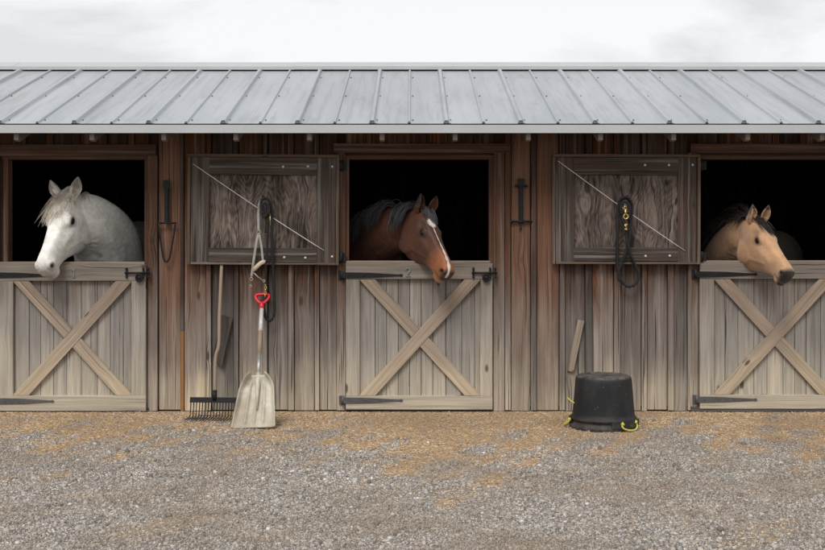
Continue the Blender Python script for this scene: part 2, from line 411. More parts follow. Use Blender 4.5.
def scatter(name, base, faces, x, y, size, mat, label, cat, lift=.35, flatz=.65, asp=None, jit=.3):
    n = len(x); nv = len(base); B = np.array(base, float)
    pts = B[None] * (1 + rng.uniform(-jit, jit, (n, nv, 3)))
    if asp is not None: pts = pts * asp[:, None, :]
    pts[:, :, 2] *= flatz
    # random tilt then yaw
    ti = rng.normal(0, .35, n); ya = rng.uniform(0, 2 * np.pi, n)
    if asp is not None: ti = rng.normal(0, .12, n)
    c, s = np.cos(ti)[:, None], np.sin(ti)[:, None]
    yy = pts[:, :, 0] * c - pts[:, :, 2] * s; zz = pts[:, :, 0] * s + pts[:, :, 2] * c
    pts[:, :, 0] = yy; pts[:, :, 2] = zz
    c, s = np.cos(ya)[:, None], np.sin(ya)[:, None]
    xx = pts[:, :, 0] * c - pts[:, :, 1] * s; yy = pts[:, :, 0] * s + pts[:, :, 1] * c
    pts[:, :, 0] = xx; pts[:, :, 1] = yy
    pts *= size[:, None, None]
    pts[:, :, 0] += x[:, None]; pts[:, :, 1] += y[:, None]; pts[:, :, 2] += (gz(x, y) + size * lift)[:, None]
    V = pts.reshape(-1, 3); nf = len(faces); k = len(faces[0])
    F = (np.array(faces)[None] + (np.arange(n) * nv)[:, None, None]).reshape(-1)
    me = bpy.data.meshes.new(name)
    me.vertices.add(n * nv); me.vertices.foreach_set('co', V.ravel())
    me.loops.add(len(F)); me.loops.foreach_set('vertex_index', F.astype(np.int32))
    me.polygons.add(n * nf); me.polygons.foreach_set('loop_start', (np.arange(n * nf) * k).astype(np.int32))
    me.update(calc_edges=True); me.validate(); me.materials.append(mat)
    o = link(bpy.data.objects.new(name, me)); tag(o, label, cat, kind='stuff')

CUBE = [(-1, -1, -1), (1, -1, -1), (1, 1, -1), (-1, 1, -1), (-.7, -.7, 1), (.7, -.7, 1), (.7, .7, 1), (-.7, .7, 1)]
CF = [(3, 2, 1, 0), (4, 5, 6, 7), (0, 1, 5, 4), (1, 2, 6, 5), (2, 3, 7, 6), (3, 0, 4, 7)]
def keepmask(x, y):
    m = np.ones(len(x), bool)
    m &= ~((np.abs(x - TUB[0]) ** 2 + np.abs(y - TUB[1]) ** 2) < .25 ** 2)
    return m
TUB = (P(603.5, 433, -.82).x, -.82)
n = 250000
y = -.06 - 5.4 * rng.uniform(0, 1, n) ** 1.15; w = (y + D) * .40 + .5
x = rng.uniform(-1, 1, n) * w
# fewer stones where the sandy litter lies
lit = litter(x, y)
k = (rng.uniform(0, 1, n) > lit ** .6 * .93) & keepmask(x, y)
x, y = x[k], y[k]
size = np.exp(rng.normal(math.log(.0039), .40, len(x))); size = np.clip(size, .002, .018)
big_ = rng.uniform(0, 1, len(x)) < .006; size[big_] *= rng.uniform(1.5, 2.3, big_.sum()); size = np.where(y > -.5, np.minimum(size, .009), np.minimum(size, .017))
scatter('gravel', CUBE, CF, x, y, size, M['stones'], 'loose grey crushed stone covering the yard in front of the stable', 'gravel')
n = 110000
y = -.03 - 4.2 * rng.uniform(0, 1, n) ** 1.25; x = rng.uniform(-1, 1, n) * ((y + D) * .38 + .4)
pr = np.clip(litter(x, y) * 1.2, .035, 1)
k = (rng.uniform(0, 1, n) < pr) & keepmask(x, y); x, y = x[k], y[k]; n = len(x)
asp = np.stack([rng.uniform(2, 11, n), rng.uniform(.5, 1.1, n), rng.uniform(.4, .8, n)], 1)
scatter('straw_litter', CUBE, CF, x, y, rng.uniform(.0010, .0021, n), M['straw'], 'tan straw and wood shavings scattered along the foot of the stable wall', 'straw', lift=1.6, flatz=1, asp=asp, jit=.15)

# ------------------------------------------------------------------ stable
stable = empty('stable', (0, 0, 0), label='long weathered board and batten horse stable with a grey metal roof and three stall doors', cat='stable')
N = (0, -1, 0)
OPEN = [(8.5, 144.5), (349, 489), (700, 838)]               # openings, px on the wall plane
OT, OB = 159.0, 263.0
DOORS = [(-.5, 148), (346, 492.3), (698, 847)]
ZT = 2.60                                                    # wall top under the roof
def X(px): return (px - 412.5) / 115.0
def Z(py): return H - (py - HY) / 115.0

# board layout across the front: explicit where the photograph shows it, regular outside
lay = []   # (x0,x1,kind)
def run(x0, x1):
    x = x0
    while x < x1 - 6:
        wb = random.uniform(19, 25); lay.append((x, min(x + wb, x1), 'b')); x += wb
        if x < x1 - 6: lay.append((x, x + 6, 't')); x += 6
run(-430, -14)
lay += [(-14, -.5, 'c')]
lay += [(148.8, 158, 'c'), (158.6, 181, 'b'), (181, 184, 'f'), (184.2, 206.4, 'b'), (206.4, 212, 't'), (212, 233.6, 'b'), (233.6, 239, 't'), (239, 263, 'b'), (262.5, 268, 't'),
        (268, 288, 'b'), (288, 294.2, 't'), (294.2, 314.6, 'b'), (314.6, 319.6, 't'), (319.6, 337, 'b'), (337, 345.6, 'c')]
lay += [(493.4, 504.2, 'c'), (504.5, 510.8, 't'), (511, 530.5, 'b'), (530.5, 536.5, 't'), (536.5, 559, 'b'), (559, 565, 't'), (565, 585, 'b'), (585, 592, 't'), (592, 613.6, 'b'),
        (613.6, 620, 't'), (620, 641, 'b'), (641, 647, 't'), (647, 667.4, 'b'), (667.4, 673.6, 't'), (673.6, 687.3, 'b'), (687.3, 697.3, 'c')]
lay += [(848, 858, 'c')]
run(858, 1240)
# above the doors, short boards
for (a, b) in ((-.5, 148.8), (345.6, 493.4), (697.3, 848)):
    x = a
    while x < b - 3:
        wb = 21.0; x2 = min(x + wb, b); lay.append((x, x2, 'a')); x = x2
        if x < b - 8: lay.append((x, x + 6, 'A')); x += 6
wall = MB(); cas = MB(); fresh = MB(); redb = MB()
for (a, b, k) in lay:
    xa, xb = X(a), X(b); cx = (xa + xb) / 2; w = xb - xa
    zb = Z(410.3) + random.uniform(-.006, .006)
    g = .002
    if k == 'b': (redb if (a in (158.6, 511, 504.5, 536.5)) else wall).board((cx, .022, zb), (cx, .022, ZT), N, w - .005, .022 + random.uniform(-.004, .002), seg=8, wob=.0015, c=.004)
    elif k == 't': wall.board((cx, -.002, zb), (cx, -.002, ZT), N, w - random.uniform(.004, .012), .024, seg=6, wob=.002, c=.003)
    elif k == 'c': cas.board((cx, -.003, zb), (cx, -.003, Z(153 if a > 300 else 156) if a < 698 else Z(153)), N, w, .026, seg=4, wob=.0008, c=.003)
    elif k == 'a': wall.board((cx, .022, Z(150)), (cx, .022, ZT), N, w - g, .022)
    elif k == 'A': wall.board((cx, -.003, Z(150)), (cx, -.003, ZT), N, w, .017)
    elif k == 'f':
        fresh.board((cx, .0, zb), (cx, .0, Z(330)), N, w, .010, seg=3, wob=.001)
        wall.board((cx, .0, Z(330)), (cx, .0, ZT), N, w, .016, seg=3, wob=.001)
# backing behind the boards (closes the gaps), stall by stall
edges = [-430] + [e for o in OPEN for e in (o[0] - 3, o[1] + 3)] + [1240]
for i in range(0, len(edges), 2):
    xa, xb = X(edges[i]), X(edges[i + 1]); wall.box(((xa + xb) / 2, .06, (ZT + .02) / 2), (xb - xa, .07, ZT - .02))
for (a, b) in OPEN:
    xa, xb = X(a - 3), X(b + 3); wall.box(((xa + xb) / 2, .06, (Z(OT - 3) + ZT) / 2), (xb - xa - .004, .07, ZT - Z(OT - 3)))
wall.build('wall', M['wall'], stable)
for o in redb.each('wall_board', M['red_board'], stable): tag(o, 'redder wall board beside a stall opening')
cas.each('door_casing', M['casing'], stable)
tag(fresh.build('split_batten', M['fresh'], stable), 'narrow strip of fresh orange wood where a batten has split off')
# head boards and lintels
hd = MB()
hd.board((X(-10), -.004, Z(150.2)), (X(156.5), -.004, Z(150.2)), N, .098, .027, seg=6, wob=.001)
hd.board((X(334), -.004, Z(148.3)), (X(510), -.004, Z(148.3)), N, .083, .030, seg=6, wob=.001)
hd.board((X(690), -.004, Z(148.3)), (X(860), -.004, Z(148.3)), N, .083, .027, seg=6, wob=.001)
hd.each('head_board', M['casing'], stable)
for (a, b), (da, db) in zip(OPEN, DOORS):                     # frames lining each opening
    m = MB()
    m.board((X(a - 6), .10, Z(OT - 1.7)), (X(b + 6), .10, Z(OT - 1.7)), N, .034, .112)
    for xx in (a - 2.5, b + 2.5):
        m.board((X(xx), .10, 0.02), (X(xx), .10, Z(OT + .3)), N, .042, .106)
    m.each('window_frame', M['casing'], stable)
# foundation timber
fd = MB()
fd.board((X(-430), .06, .012), (X(1240), .06, .012), N, .06, .035)
fd.build('foundation_timber', M['dark_wood'], stable)
fd = MB(); fd.board((X(690), .0, .022), (X(850), .0, .022), N, .044, .05); fd.build('door_sill', M['grey_scrap'], stable)
fd = MB(); fd.board((X(0), .0, .016), (X(150), .0, .016), N, .036, .03); fd.board((X(345), .0, .016), (X(493), .0, .016), N, .036, .03); fd.each('door_sill', M['grey_scrap'], stable)

# inside
ins = MB()
xl, xr, yb = X(-430), X(1240), 4.05
nb = 60
for i in range(nb):
    xa = xl + (xr - xl) * i / nb; wb = (xr - xl) / nb
    ins.board((xa + wb / 2, yb, .0), (xa + wb / 2, yb, ZT), N, wb - .004, .03)
ins.box(((xl + xr) / 2, yb + .02, ZT / 2), (xr - xl, .03, ZT))
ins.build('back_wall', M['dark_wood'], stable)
for px in (-90, 246, 595, 940):
    m = MB()
    for i in range(16):
        z = .08 + i * .155
        m.board((X(px), .11, z), (X(px), yb - .04, z), (1, 0, 0), .15, .035)
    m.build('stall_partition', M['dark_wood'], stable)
for side in (xl, xr):
    m = MB()
    for i in range(20):
        m.board((side, .1 + i * .198 + .1, 0.0), (side, .1 + i * .198 + .1, ZT), (-1 if side < 0 else 1, 0, 0), .194, .03)
    m.build('end_wall', M['wall'], stable)
# a barred grille on the back wall of the middle stall
m = MB()
for i in range(6): m.tube([(P(438 + i * 4.2, 212, 3.9)), (P(438 + i * 4.2, 252, 3.9))], .008, 6)
m.tube([P(436, 212, 3.9), P(461, 212, 3.9)], .012, 6); m.tube([P(436, 252, 3.9), P(461, 252, 3.9)], .012, 6)
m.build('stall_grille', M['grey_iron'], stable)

# ------------------------------------------------------------------ roof
YE = -.47; SE = FP / (D + YE)
ZE = H + (HY - 123.5) / SE
YR = 2.02; ZR = 3.262; SL = (ZR - ZE) / (YR - YE); ang = math.atan(SL)
XL, XR = X(-440), X(1250)
rib0 = (0 - 412.5) / SE; RP = 37.2 / SE
roof = MB()
# the sheet profile runs along x: flats with a trapezoid rib on every pitch
prof = [(XL, 0)]
ribs = [rib0 + k * RP for k in range(-13, 37)]
ribs = [(x, k % 2 != 0) for x, k in zip(ribs, range(-13, 37)) if XL + .05 < x < XR - .05]
for x, small in ribs:
    hw, top, hh = (.014, .007, .017) if small else (.026, .013, .028)
    prof += [(x - hw, 0), (x - top, hh), (x + top, hh), (x + hw, 0)]
    if not small: prof += [(x + hw + .004, .0035), (x + hw + .012, .0035), (x + hw + .014, 0)]
prof += [(XR, 0)]
nrm = Vector((0, -math.sin(ang), math.cos(ang)))
for side in (0, 1):
    V = []; rows = 5
    for r in range(rows):
        f = r / (rows - 1)
        yy = YE + (YR - YE) * f; zz = ZE + (ZR - ZE) * f
        nn = nrm.copy()
        if side: yy = 2 * YR - yy; nn.y = -nn.y
        for (x, h) in prof: V.append(Vector((x, yy, zz)) + nn * h)
    m_ = len(prof); F = [(r * m_ + i, r * m_ + i + 1, (r + 1) * m_ + i + 1, (r + 1) * m_ + i) for r in range(rows - 1) for i in range(m_ - 1)]
    if side: F = [f[::-1] for f in F]
    roof.add(V, F)
    if not side:      # foam closures under the rib ends
        for x, small in ribs:
            hw, top, hh = (.014, .007, .017) if small else (.026, .013, .028)
            base = Vector((x, YE + .012, ZE + .012 * SL)); Q = [base + Vector((a, 0, 0)) + nrm * b for a, b in ((-hw, -.001), (hw, -.001), (top, hh - .002), (-top, hh - .002))]
            roof.add(Q, [(0, 1, 2, 3)])
rf = roof.build('roof', M['roof'], stable, fix=False)
mod = rf.modifiers.new('sheet', 'SOLIDIFY'); mod.thickness = .0012; mod.offset = -1
# ridge cap
cap = MB()
def rp(yy, up=0):
    z = ZE + (yy - YE) * SL if yy <= YR else ZR - (yy - YR) * SL
    return (yy, z + up)
pc = [rp(YR - .20, .018), rp(YR - .20, .050), rp(YR - .01, .058), rp(YR + .01, .058), rp(YR + .20, .050), rp(YR + .20, .018)]
cuts = [XL, X(-260), X(-60), P(295, 60, YR).x, P(560, 60, YR).x + .9, X(1010), XR]
for a, b, dz in zip(cuts[:-1], cuts[1:], (0, .002, 0, .002, 0, .002)):
    V = [(xx, p[0], p[1] + dz) for xx in (a, b + .01) for p in pc]
    cap.add(V, [(i, i + 1, 7 + i, 6 + i) for i in range(5)])
cp = cap.build('ridge_cap', M['trim'], rf, fix=False)
mod = cp.modifiers.new('sheet', 'SOLIDIFY'); mod.thickness = .0015
# eave trim
tr = MB()
for a, b, dy in ((XL, P(611, 128, YE).x, 0), (P(605, 128, YE).x, XR, -.002)):
    V = [(xx, yy + dy, zz) for xx in (a, b) for (yy, zz) in ((YE + .03, ZE - .012), (YE - .004, ZE - .010), (YE - .006, ZE - .078), (YE + .012, ZE - .080))]
    tr.add(V, [(0, 1, 5, 4), (1, 2, 6, 5), (2, 3, 7, 6)])
to = tr.build('eave_trim', M['trim'], rf, fix=False)
mod = to.modifiers.new('sheet', 'SOLIDIFY'); mod.thickness = .002
# screws beside the ribs, three rows
sm = MB(); sm.lathe((0, 0, 0), [(.008, 0), (.008, .003), (.0055, .004), (.0055, .008), (.003, .009)], 8)
proto = None
for fr, sid in ((.045, 1), (.43, 1), (.78, 1)):
    for x, small in ribs:
        if not (-3.75 < x < 3.75): continue
        if abs(x) > 3.8: continue
        yy = YE + (YR - YE) * fr; zz = ZE + (ZR - ZE) * fr
        loc = Vector((x + .030 + (0 if small else .008), yy, zz)) + nrm * .001
        if proto is None: o = proto = sm.build('screw', M['screw'], rf)
        else: o = proto.copy(); link(o, rf)
        o.location = loc; o.rotation_euler = (ang, 0, 0)
# underside purlins + sheathing, rafters with tails
pu = MB()
for i in range(9):
    f = .07 + i * .11
    for sgn in (0, 1):
        yy = YE + (YR - YE) * f; z = ZE + (ZR - ZE) * f - .022
        if sgn: yy = 2 * YR - yy
        pu.box((0, yy, z), (XR - XL - .1, .09, .022), Matrix.Rotation(ang if not sgn else -ang, 3, 'X'))
pu.box(((XL + XR) / 2, YE + .018, ZE - .05), (XR - XL - .1, .018, .06))
pu.each('purlin', M['dark_wood'], stable)
rx = [P(p, 138, YE + .03).x for p in (16, 91.6, 163.6, 235.6, 309.2, 382, 455.3, 528.5, 600.8, 674, 748, 822.6)]
rx = [rx[0] - .61 * k for k in (5, 4, 3, 2, 1)] + rx + [rx[-1] + .61 * k for k in (1, 2, 3, 4, 5)]
def rafter_mesh():
    m = MB(); hh = .115
    y0, y1 = YE + .035, YR
    z0, z1 = ZE + (y0 - YE) * SL - .035, ZR - .035
    m.prism([(-.019, y0, z0), (-.019, y0, z0 - .108), (-.019, y0 + .05, z0 - .120), (-.019, y1, z1 - .13), (-.019, y1, z1)], (1, 0, 0), .038)
    m.prism([(-.019, y1 + .001, z1), (-.019, y1 + .001, z1 - .13), (-.019, 2 * YR - y0, z0 - .11), (-.019, 2 * YR - y0, z0)], (1, 0, 0), .038)
    return m
ra = rafter_mesh().build('rafter', M['rafter'], stable); ra.location.x = rx[0]
for x in rx[1:]:
    o = ra.copy(); link(o, stable); o.location.x = x

# ------------------------------------------------------------------ doors
def strap(name, px0, px1, py, mat, parent, y=-.058):
    m = MB(); xa, xb = X(px0), X(px1); z = Z(py); L = xb - xa
    pts = [(0, .024), (.04, .026), (.45 * L, .022), (.93 * L, .008)]
    top = [(xa + a, y, z + b) for a, b in pts]; tip = [(xb - .012, y, z + .013), (xb, y, z), (xb - .012, y, z - .013)]
    bot = [(xa + a, y, z - b) for a, b in pts[::-1]]
    m.prism(top + tip + bot, N, .006)
    m.tube([(xa - .004, y + .004, z - .036), (xa - .004, y + .004, z + .036)], .013, 10)
    m.box((xa - .022, y + .022, z), (.03, .012, .075))
    for k in (.12, .36, .62): m.lathe((xa + L * k, y - .006, z), [(.007, 0), (.005, .004)], 8, axis=Matrix.Rotation(math.pi / 2, 3, 'X'))
    return m.build(name, mat, parent)
def bolt(px, py, parent, y=-.062):
    m = MB(); x = X(px); z = Z(py)
    m.tube([(x - .115, y - .012, z), (x + .105, y - .012, z)], .008, 8)
    for dx in (-.10, .045, .09):
        m.box((x + dx, y - .004, z), (.016, .012, .075)); m.lathe((x + dx, y - .008, z + .037), [(.011, 0), (.009, .008)], 8, axis=Matrix.Rotation(math.pi / 2, 3, 'X'))
        m.lathe((x + dx, y - .008, z - .037), [(.011, 0), (.009, .008)], 8, axis=Matrix.Rotation(math.pi / 2, 3, 'X'))
    ring = [(x + .01 + .027 * math.cos(a), y - .016, z - .042 + .030 * math.sin(a)) for a in np.linspace(0, 2 * math.pi, 17)[:-1]]
    m.tube(ring, .008, 6, closed=True)
    m.lathe((x + .01, y - .004, z - .042), [(.026, 0), (.024, .010), (.01, .016)], 14, axis=Matrix.Rotation(math.pi / 2, 3, 'X'))
    m.tube([(x + .07, y - .012, z), (x + .072, y - .016, z - .10), (x + .07, y - .012, z - .13)], .005, 6)
    return m.build('bolt_latch', M['iron'], parent)
def digit(px, py, ch, parent, h=.085):
    m = MB(); x = X(px); z = Z(py); y = -.0655
    if ch == '1': st = [[(-.3, .3), (0, .5), (0, -.5)], [(-.28, -.5), (.28, -.5)]]
    else: st = [[(-.38, .22), (-.25, .45), (.05, .5), (.3, .35), (.28, .1), (0, -.2), (-.38, -.5)], [(-.38, -.5), (.42, -.5)]]
    for s_ in st:
        pts = [Vector((x + a * h * .75, y, z + b * h)) for a, b in s_]
        if len(pts) > 2: pts = catmull(pts, 5)
        m.tube(pts, .0055, 8, flat=.12, up=(0, 1, 0))
    return m.build('painted_number', M['green'], parent)

def stall_door(idx, a, b, ytop, ybot, r_top, r_bot, st_l, st_r, label, y_off=0.0, num=None):
    dr = empty('stall_door', (0, 0, 0), stable); tag(dr, label)
    dr.parent = stable
    pl = MB(); x = a + 1.5; yb_ = -.002
    while x < b - 2:
        w = random.choice((11.5, 13, 14.5, 16)); x2 = min(x + w, b - 1)
        if b - 1 - x2 < 5: x2 = b - 1
        pl.board((X((x + x2) / 2), yb_ , Z(ybot - 1)), (X((x + x2) / 2), yb_, Z(ytop + 1.5)), N, (x2 - x) / 115 - .004, .020 + random.uniform(-.001, .001), seg=5, wob=.0006, c=.002)
        x = x2
    pl.build('plank_panel', M['door'], dr)
    m = MB(); y0 = -.0225
    # top rail (with its worn ledge), bottom rail
    zc = (ytop + r_top) / 2
    m.board((X(a), y0, Z(zc)), (X(b), y0, Z(zc)), N, (r_top - ytop) / 115, .036, seg=6, wob=.0006)
    zc = (ybot + r_bot) / 2
    m.board((X(a), y0, Z(zc)), (X(b), y0, Z(zc)), N, (ybot - r_bot) / 115, .036, seg=6, wob=.0006)
    m.each('rail', M['door'], dr)
    m = MB()
    for (u0, u1) in ((a, st_l), (st_r, b)):
        m.board((X((u0 + u1) / 2), y0, Z(r_bot) + .0015), (X((u0 + u1) / 2), y0, Z(r_top) - .0015), N, (u1 - u0) / 115, .034, seg=4, wob=.0006)
    m.each('stile', M['door'], dr)
    m = MB(); m.board((X(a - 0.2), .075, Z(ytop - 1.2)), (X(b - 2), .075, Z(ytop - 1.2)), N, .022, .105); m.build('ledge', M['brace'], dr)
    # cross brace: whole diagonal over two half diagonals
    il, ir, zt, zb2 = X(st_l) + .002, X(st_r) - .002, Z(r_top) - .002, Z(r_bot) + .002
    wd = .105
    m = MB()
    def diag(pa, pb, clip=None, front=.034):
        pa, pb = Vector(pa), Vector(pb); d = (pb - pa).normalized(); u = Vector((d.z, 0, -d.x)) * wd / 2
        poly = [pa - u, pb - u, pb + u, pa + u]
        # clip to inner rectangle
        def cl(poly, f):
            out = []
            for i in range(len(poly)):
                p, q = poly[i - 1], poly[i]; fp, fq = f(p), f(q)
                if (fp >= 0) != (fq >= 0): out.append(p + (q - p) * (fp / (fp - fq)))
                if fq >= 0: out.append(q)
            return out
        for f in (lambda p: p.x - il, lambda p: ir - p.x, lambda p: zt - p.z, lambda p: p.z - zb2): poly = cl(poly, f)
        if clip: poly = cl(poly, clip)
        if len(poly) < 3: return
        # UVs along the grain
        n_ = len(poly); ou, ov = random.uniform(0, 50), random.uniform(0, 50); un = u.normalized()
        uvf = lambda p: ((p - pa).dot(un) + ou, (p - pa).dot(d) + ov)
        back = [Vector((p.x, y0, p.z)) for p in poly]; frn = [Vector((p.x, y0 - front, p.z)) for p in poly]
        V = back + frn
        F = [tuple(range(n_ - 1, -1, -1)), tuple(range(n_, 2 * n_))]; U = [[uvf(poly[i]) for i in range(n_ - 1, -1, -1)], [uvf(p) for p in poly]]
        for i in range(n_):
            j = (i + 1) % n_; F.append((i, j, n_ + j, n_ + i)); uu = [uvf(poly[i]), uvf(poly[j])]; U.append([uu[0], uu[1], (uu[1][0] + .03, uu[1][1]), (uu[0][0] + .03, uu[0][1])])
        m.add(V, F, U)
    off = .05
    A1, B1 = Vector((il + off * .9, y0, zb2 - .02)), Vector((ir - off * .9, y0, zt + .02))
    e = .15
    dd = (B1 - A1).normalized(); diag(A1 - dd * e, B1 + dd * e)
    A2, B2 = Vector((il + off * .9, y0, zt + .02)), Vector((ir - off * .9, y0, zb2 - .02))
    n1 = Vector((-dd.z, 0, dd.x)); d2 = (B2 - A2).normalized()
    diag(A2 - d2 * e, B2 + d2 * e, lambda p: (p - A1).dot(n1) - wd / 2 - .002, .032)
    diag(A2 - d2 * e, B2 + d2 * e, lambda p: -(p - A1).dot(n1) - wd / 2 - .002, .032)
    for br in m.each('cross_brace', M['brace'], dr):
        bv = br.modifiers.new('edge', 'BEVEL'); bv.width = .002; bv.segments = 1; bv.limit_method = 'ANGLE'
    tag(strap('strap_hinge', a - 3.5, a + (54 if idx == 0 else 57), 275 + .0 * idx - (1 if idx == 2 else 0), M['iron'], dr), 'black upper strap hinge')
    tag(strap('strap_hinge', a - 2.5 if idx else a + 2, a + 57, 400.3 - .8 * idx, M['grey_iron'], dr), 'greyed lower strap hinge')
    if idx < 2: bolt(140 if idx == 0 else 484.5, 272.5, dr)
    else: bolt(839, 272.5, dr)
    if num: digit(76 if idx == 0 else 408, 271.8 if idx else 273, num, dr, .068)
    return dr
stall_door(0, -.5, 147.3, 264.3, 410, 280.5, 394.8, 15.3, 133, 'left stall door in front of the white horse, with a green 1 on its top rail', num='1')
stall_door(1, 346.2, 492, 263.3, 408.6, 278.8, 395, 360, 480, 'middle stall door below the bay horse, with a green 2 on its top rail', num='2')
stall_door(2, 698.3, 847, 263.0, 407.8, 278.5, 394, 712.6, 833, 'right stall door below the buckskin horse')

# ------------------------------------------------------------------ shutters (upper door halves folded back on the wall)
def shutter(a, b, t, bt, label, wire, nails, tilt):
    s = empty('shutter', (0, 0, 0), stable); tag(s, label); s.parent = stable
    yb_ = -.032
    m = MB(); m.board((X((a + b) / 2), yb_, Z(bt - 2)), (X((a + b) / 2), yb_, Z(t + 2)), N, (b - a - 4) / 115, .018, seg=2)
    m.build('panel', M['plywood'], s)
    # thin edging round the outside
    m = MB(); e = 3.6
    m.board((X(a), yb_, Z(t + 1.2)), (X(b), yb_, Z(t + 1.2)), N, .026, .060)
    m.board((X(a + e), yb_, Z(bt - 1)), (X(b), yb_, Z(bt - 1)), N, .020, .048)
    m.board((X(a + 1.4), yb_, Z(bt)), (X(a + 1.4), yb_, Z(t + 2.8)), N, .026, .044)
    m.board((X(b - 1.4), yb_, Z(bt)), (X(b - 1.4), yb_, Z(t + 2.8)), N, .026, .058)
    m.each('edging', M['edge'], s)
    m = MB(); yf = yb_ - .0185
    m.board((X(a + 12.5), yf, Z(bt - 2.2)), (X(a + 12.5), yf, Z(t + 2.9)), N, .158, .022, seg=3, wob=.0006)
    m.board((X(b - 12.6), yf, Z(bt - 2.2)), (X(b - 12.6), yf, Z(t + 2.9)), N, .160, .022, seg=3, wob=.0006)
    m.board((X(a + 21.2), yf, Z(t + 11.6)), (X(b - 22), yf, Z(t + 11.6)), N, .148, .021, seg=3, wob=.0006)
    m.board((X(a + 21.2), yf, Z(bt - 9.6)), (X(b - 22), yf, Z(bt - 9.6)), N, .118, .021, seg=3, wob=.0006)
    m.each('frame', M['shutter_frame'], s)
    yw = yf - .0245
    m = MB(); p0, p1 = wire
    pts = [Vector((X(p0[0] + (p1[0] - p0[0]) * f), yw - .004 - .0*math.sin(math.pi * f), Z(p0[1] + (p1[1] - p0[1]) * f - 1.2 * math.sin(math.pi * f) * -1))) for f in np.linspace(0, 1, 12)]
    m.tube(pts, .0036, 6); m.build('wire', M['wire'], s)
    nl = None
    for (px, py) in nails:
        if nl is None:
            mm = MB(); mm.lathe((0, 0, 0), [(.011, 0), (.011, .003), (.005, .006)], 10, axis=Matrix.Rotation(math.pi / 2, 3, 'X')); nl = o = mm.build('nail', M['nail'], s)
        else: o = nl.copy(); link(o, s)
        o.location = (X(px), yf - .022, Z(py))
    hg = None
    for py in (t + 10.5, bt - 7.5):
        m = MB(); x = X(b + 2.4); z = Z(py)
        m.tube([(x, -.05, z - .045), (x, -.05, z + .045)], .014, 10); m.box((x + .02, -.034, z), (.045, .006, .075)); m.box((x - .02, -.062, z), (.03, .006, .06))
        m.build('hinge', M['iron'], s)
    m = MB(); cx = (wire[0][0] + wire[1][0]) / 2 + 4; z = 198.5
    hook = [P(0, 0)] * 0
    hx = {True: 264.5, False: 625}[a < 300]
    pts = catmull([(X(hx), yf - .0, Z(z - 1)), (X(hx), yf - .035, Z(z - .5)), (X(hx), yf - .075, Z(z + .5)), (X(hx), yf - .085, Z(z - 3))], 4)
    m.tube(pts, .006, 6); m.build('hook', M['iron'], s)
    s.rotation_euler = (0, tilt, 0)
    c = Vector((X((a + b) / 2), 0, Z((t + bt) / 2)))
    s.location = c - Matrix.Rotation(tilt, 3, 'Y') @ c
    return s
shutter(189, 339.5, 155, 264.3, 'left open shutter with a halter and lead rope hung on it', ((194.5, 164.7), (325, 250)),
        [(283.8, 167), (308.5, 166.5), (332.6, 166.5), (285.5, 257), (306.4, 257.3), (333, 256)], math.radians(.35))
shutter(551.5, 698, 155, 263.7, 'right open shutter with only a black lead rope hung on it', ((556.7, 161.5), (683, 250.5)),
        [(643.3, 165.3), (667, 165.3), (690.5, 165), (644, 255.8), (668, 255.5)], math.radians(.15))

# latches on the wall beside the openings
def wall_latch(px, y0, y1, loop):
    m = MB(); yy = -.025 if loop else -.004
    m.box((X(px), yy - .006, (Z(y0) + Z(y1)) / 2), (.040, .012, Z(y0) - Z(y1)))
    m.box((X(px), yy - .014, Z(y0 + 4)), (.052, .022, .075))
    m.box((X(px), yy - .016, (Z(y0 + 8) + Z(y1)) / 2), (.022, .010, Z(y0 + 8) - Z(y1)))
    if not loop:
        m.tube([(X(px - 6), yy - .02, Z(186)), (X(px + 6.5), yy - .02, Z(186))], .009, 8)
        m.tube([(X(px - 9.5), yy - .02, Z(221.5)), (X(px + 10), yy - .02, Z(221.5))], .009, 8)
        for dx in (-9.5, 0, 10): m.lathe((X(px + dx), yy - .012, Z(221.5)), [(.014, 0), (.012, .014)], 8, axis=Matrix.Rotation(math.pi / 2, 3, 'X'))
        m.tube([(X(px), yy - .01, Z(221)), (X(px), yy - .012, Z(228)), (X(px - 1), yy - .012, Z(230))], .006, 6)
    else:
        m.tube([(X(px - 9.5), yy - .018, Z(223)), (X(px + 10), yy - .018, Z(223))], .008, 8)
        lp = catmull([(X(px - 8), yy - .018, Z(223)), (X(px - 6), yy - .02, Z(240)), (X(px - 3), yy - .022, Z(257)), (X(px - .5), yy - .024, Z(261.5)), (X(px + 3), yy - .022, Z(258)), (X(px + 6.5), yy - .02, Z(240)), (X(px + 9), yy - .018, Z(223))], 5)
        m.tube(lp, .008, 8)
    return m.build('wall_latch', M['iron'], stable)
wall_latch(167.5, 180.5, 222.5, True)
wall_latch(520.8, 179, 223.5, False)

# scraps of board nailed to the wall
m = MB(); m.board((X(218), -.024, Z(362)), (X(228), -.024, Z(316.5)), (0, -1, .02), .10, .02, seg=2, cutA=-.04, cutB=-.008, w2=.098)
tag(m.build('nailed_board', M['grey_scrap'], stable), 'dark weathered board scrap nailed behind the rake handle')
m = MB(); m.board((X(569.8), -.003, Z(371)), (X(580.3), -.006, Z(320)), (0, -1, 0), .048, .02, seg=2)
m.board((X(572.6), -.023, Z(370)), (X(583), -.026, Z(320.5)), (0, -1, 0), .014, .01, seg=1)
tag(m.build('nailed_board', M['tan_scrap'], stable), 'narrow tan slat nailed at a slant above the tub')

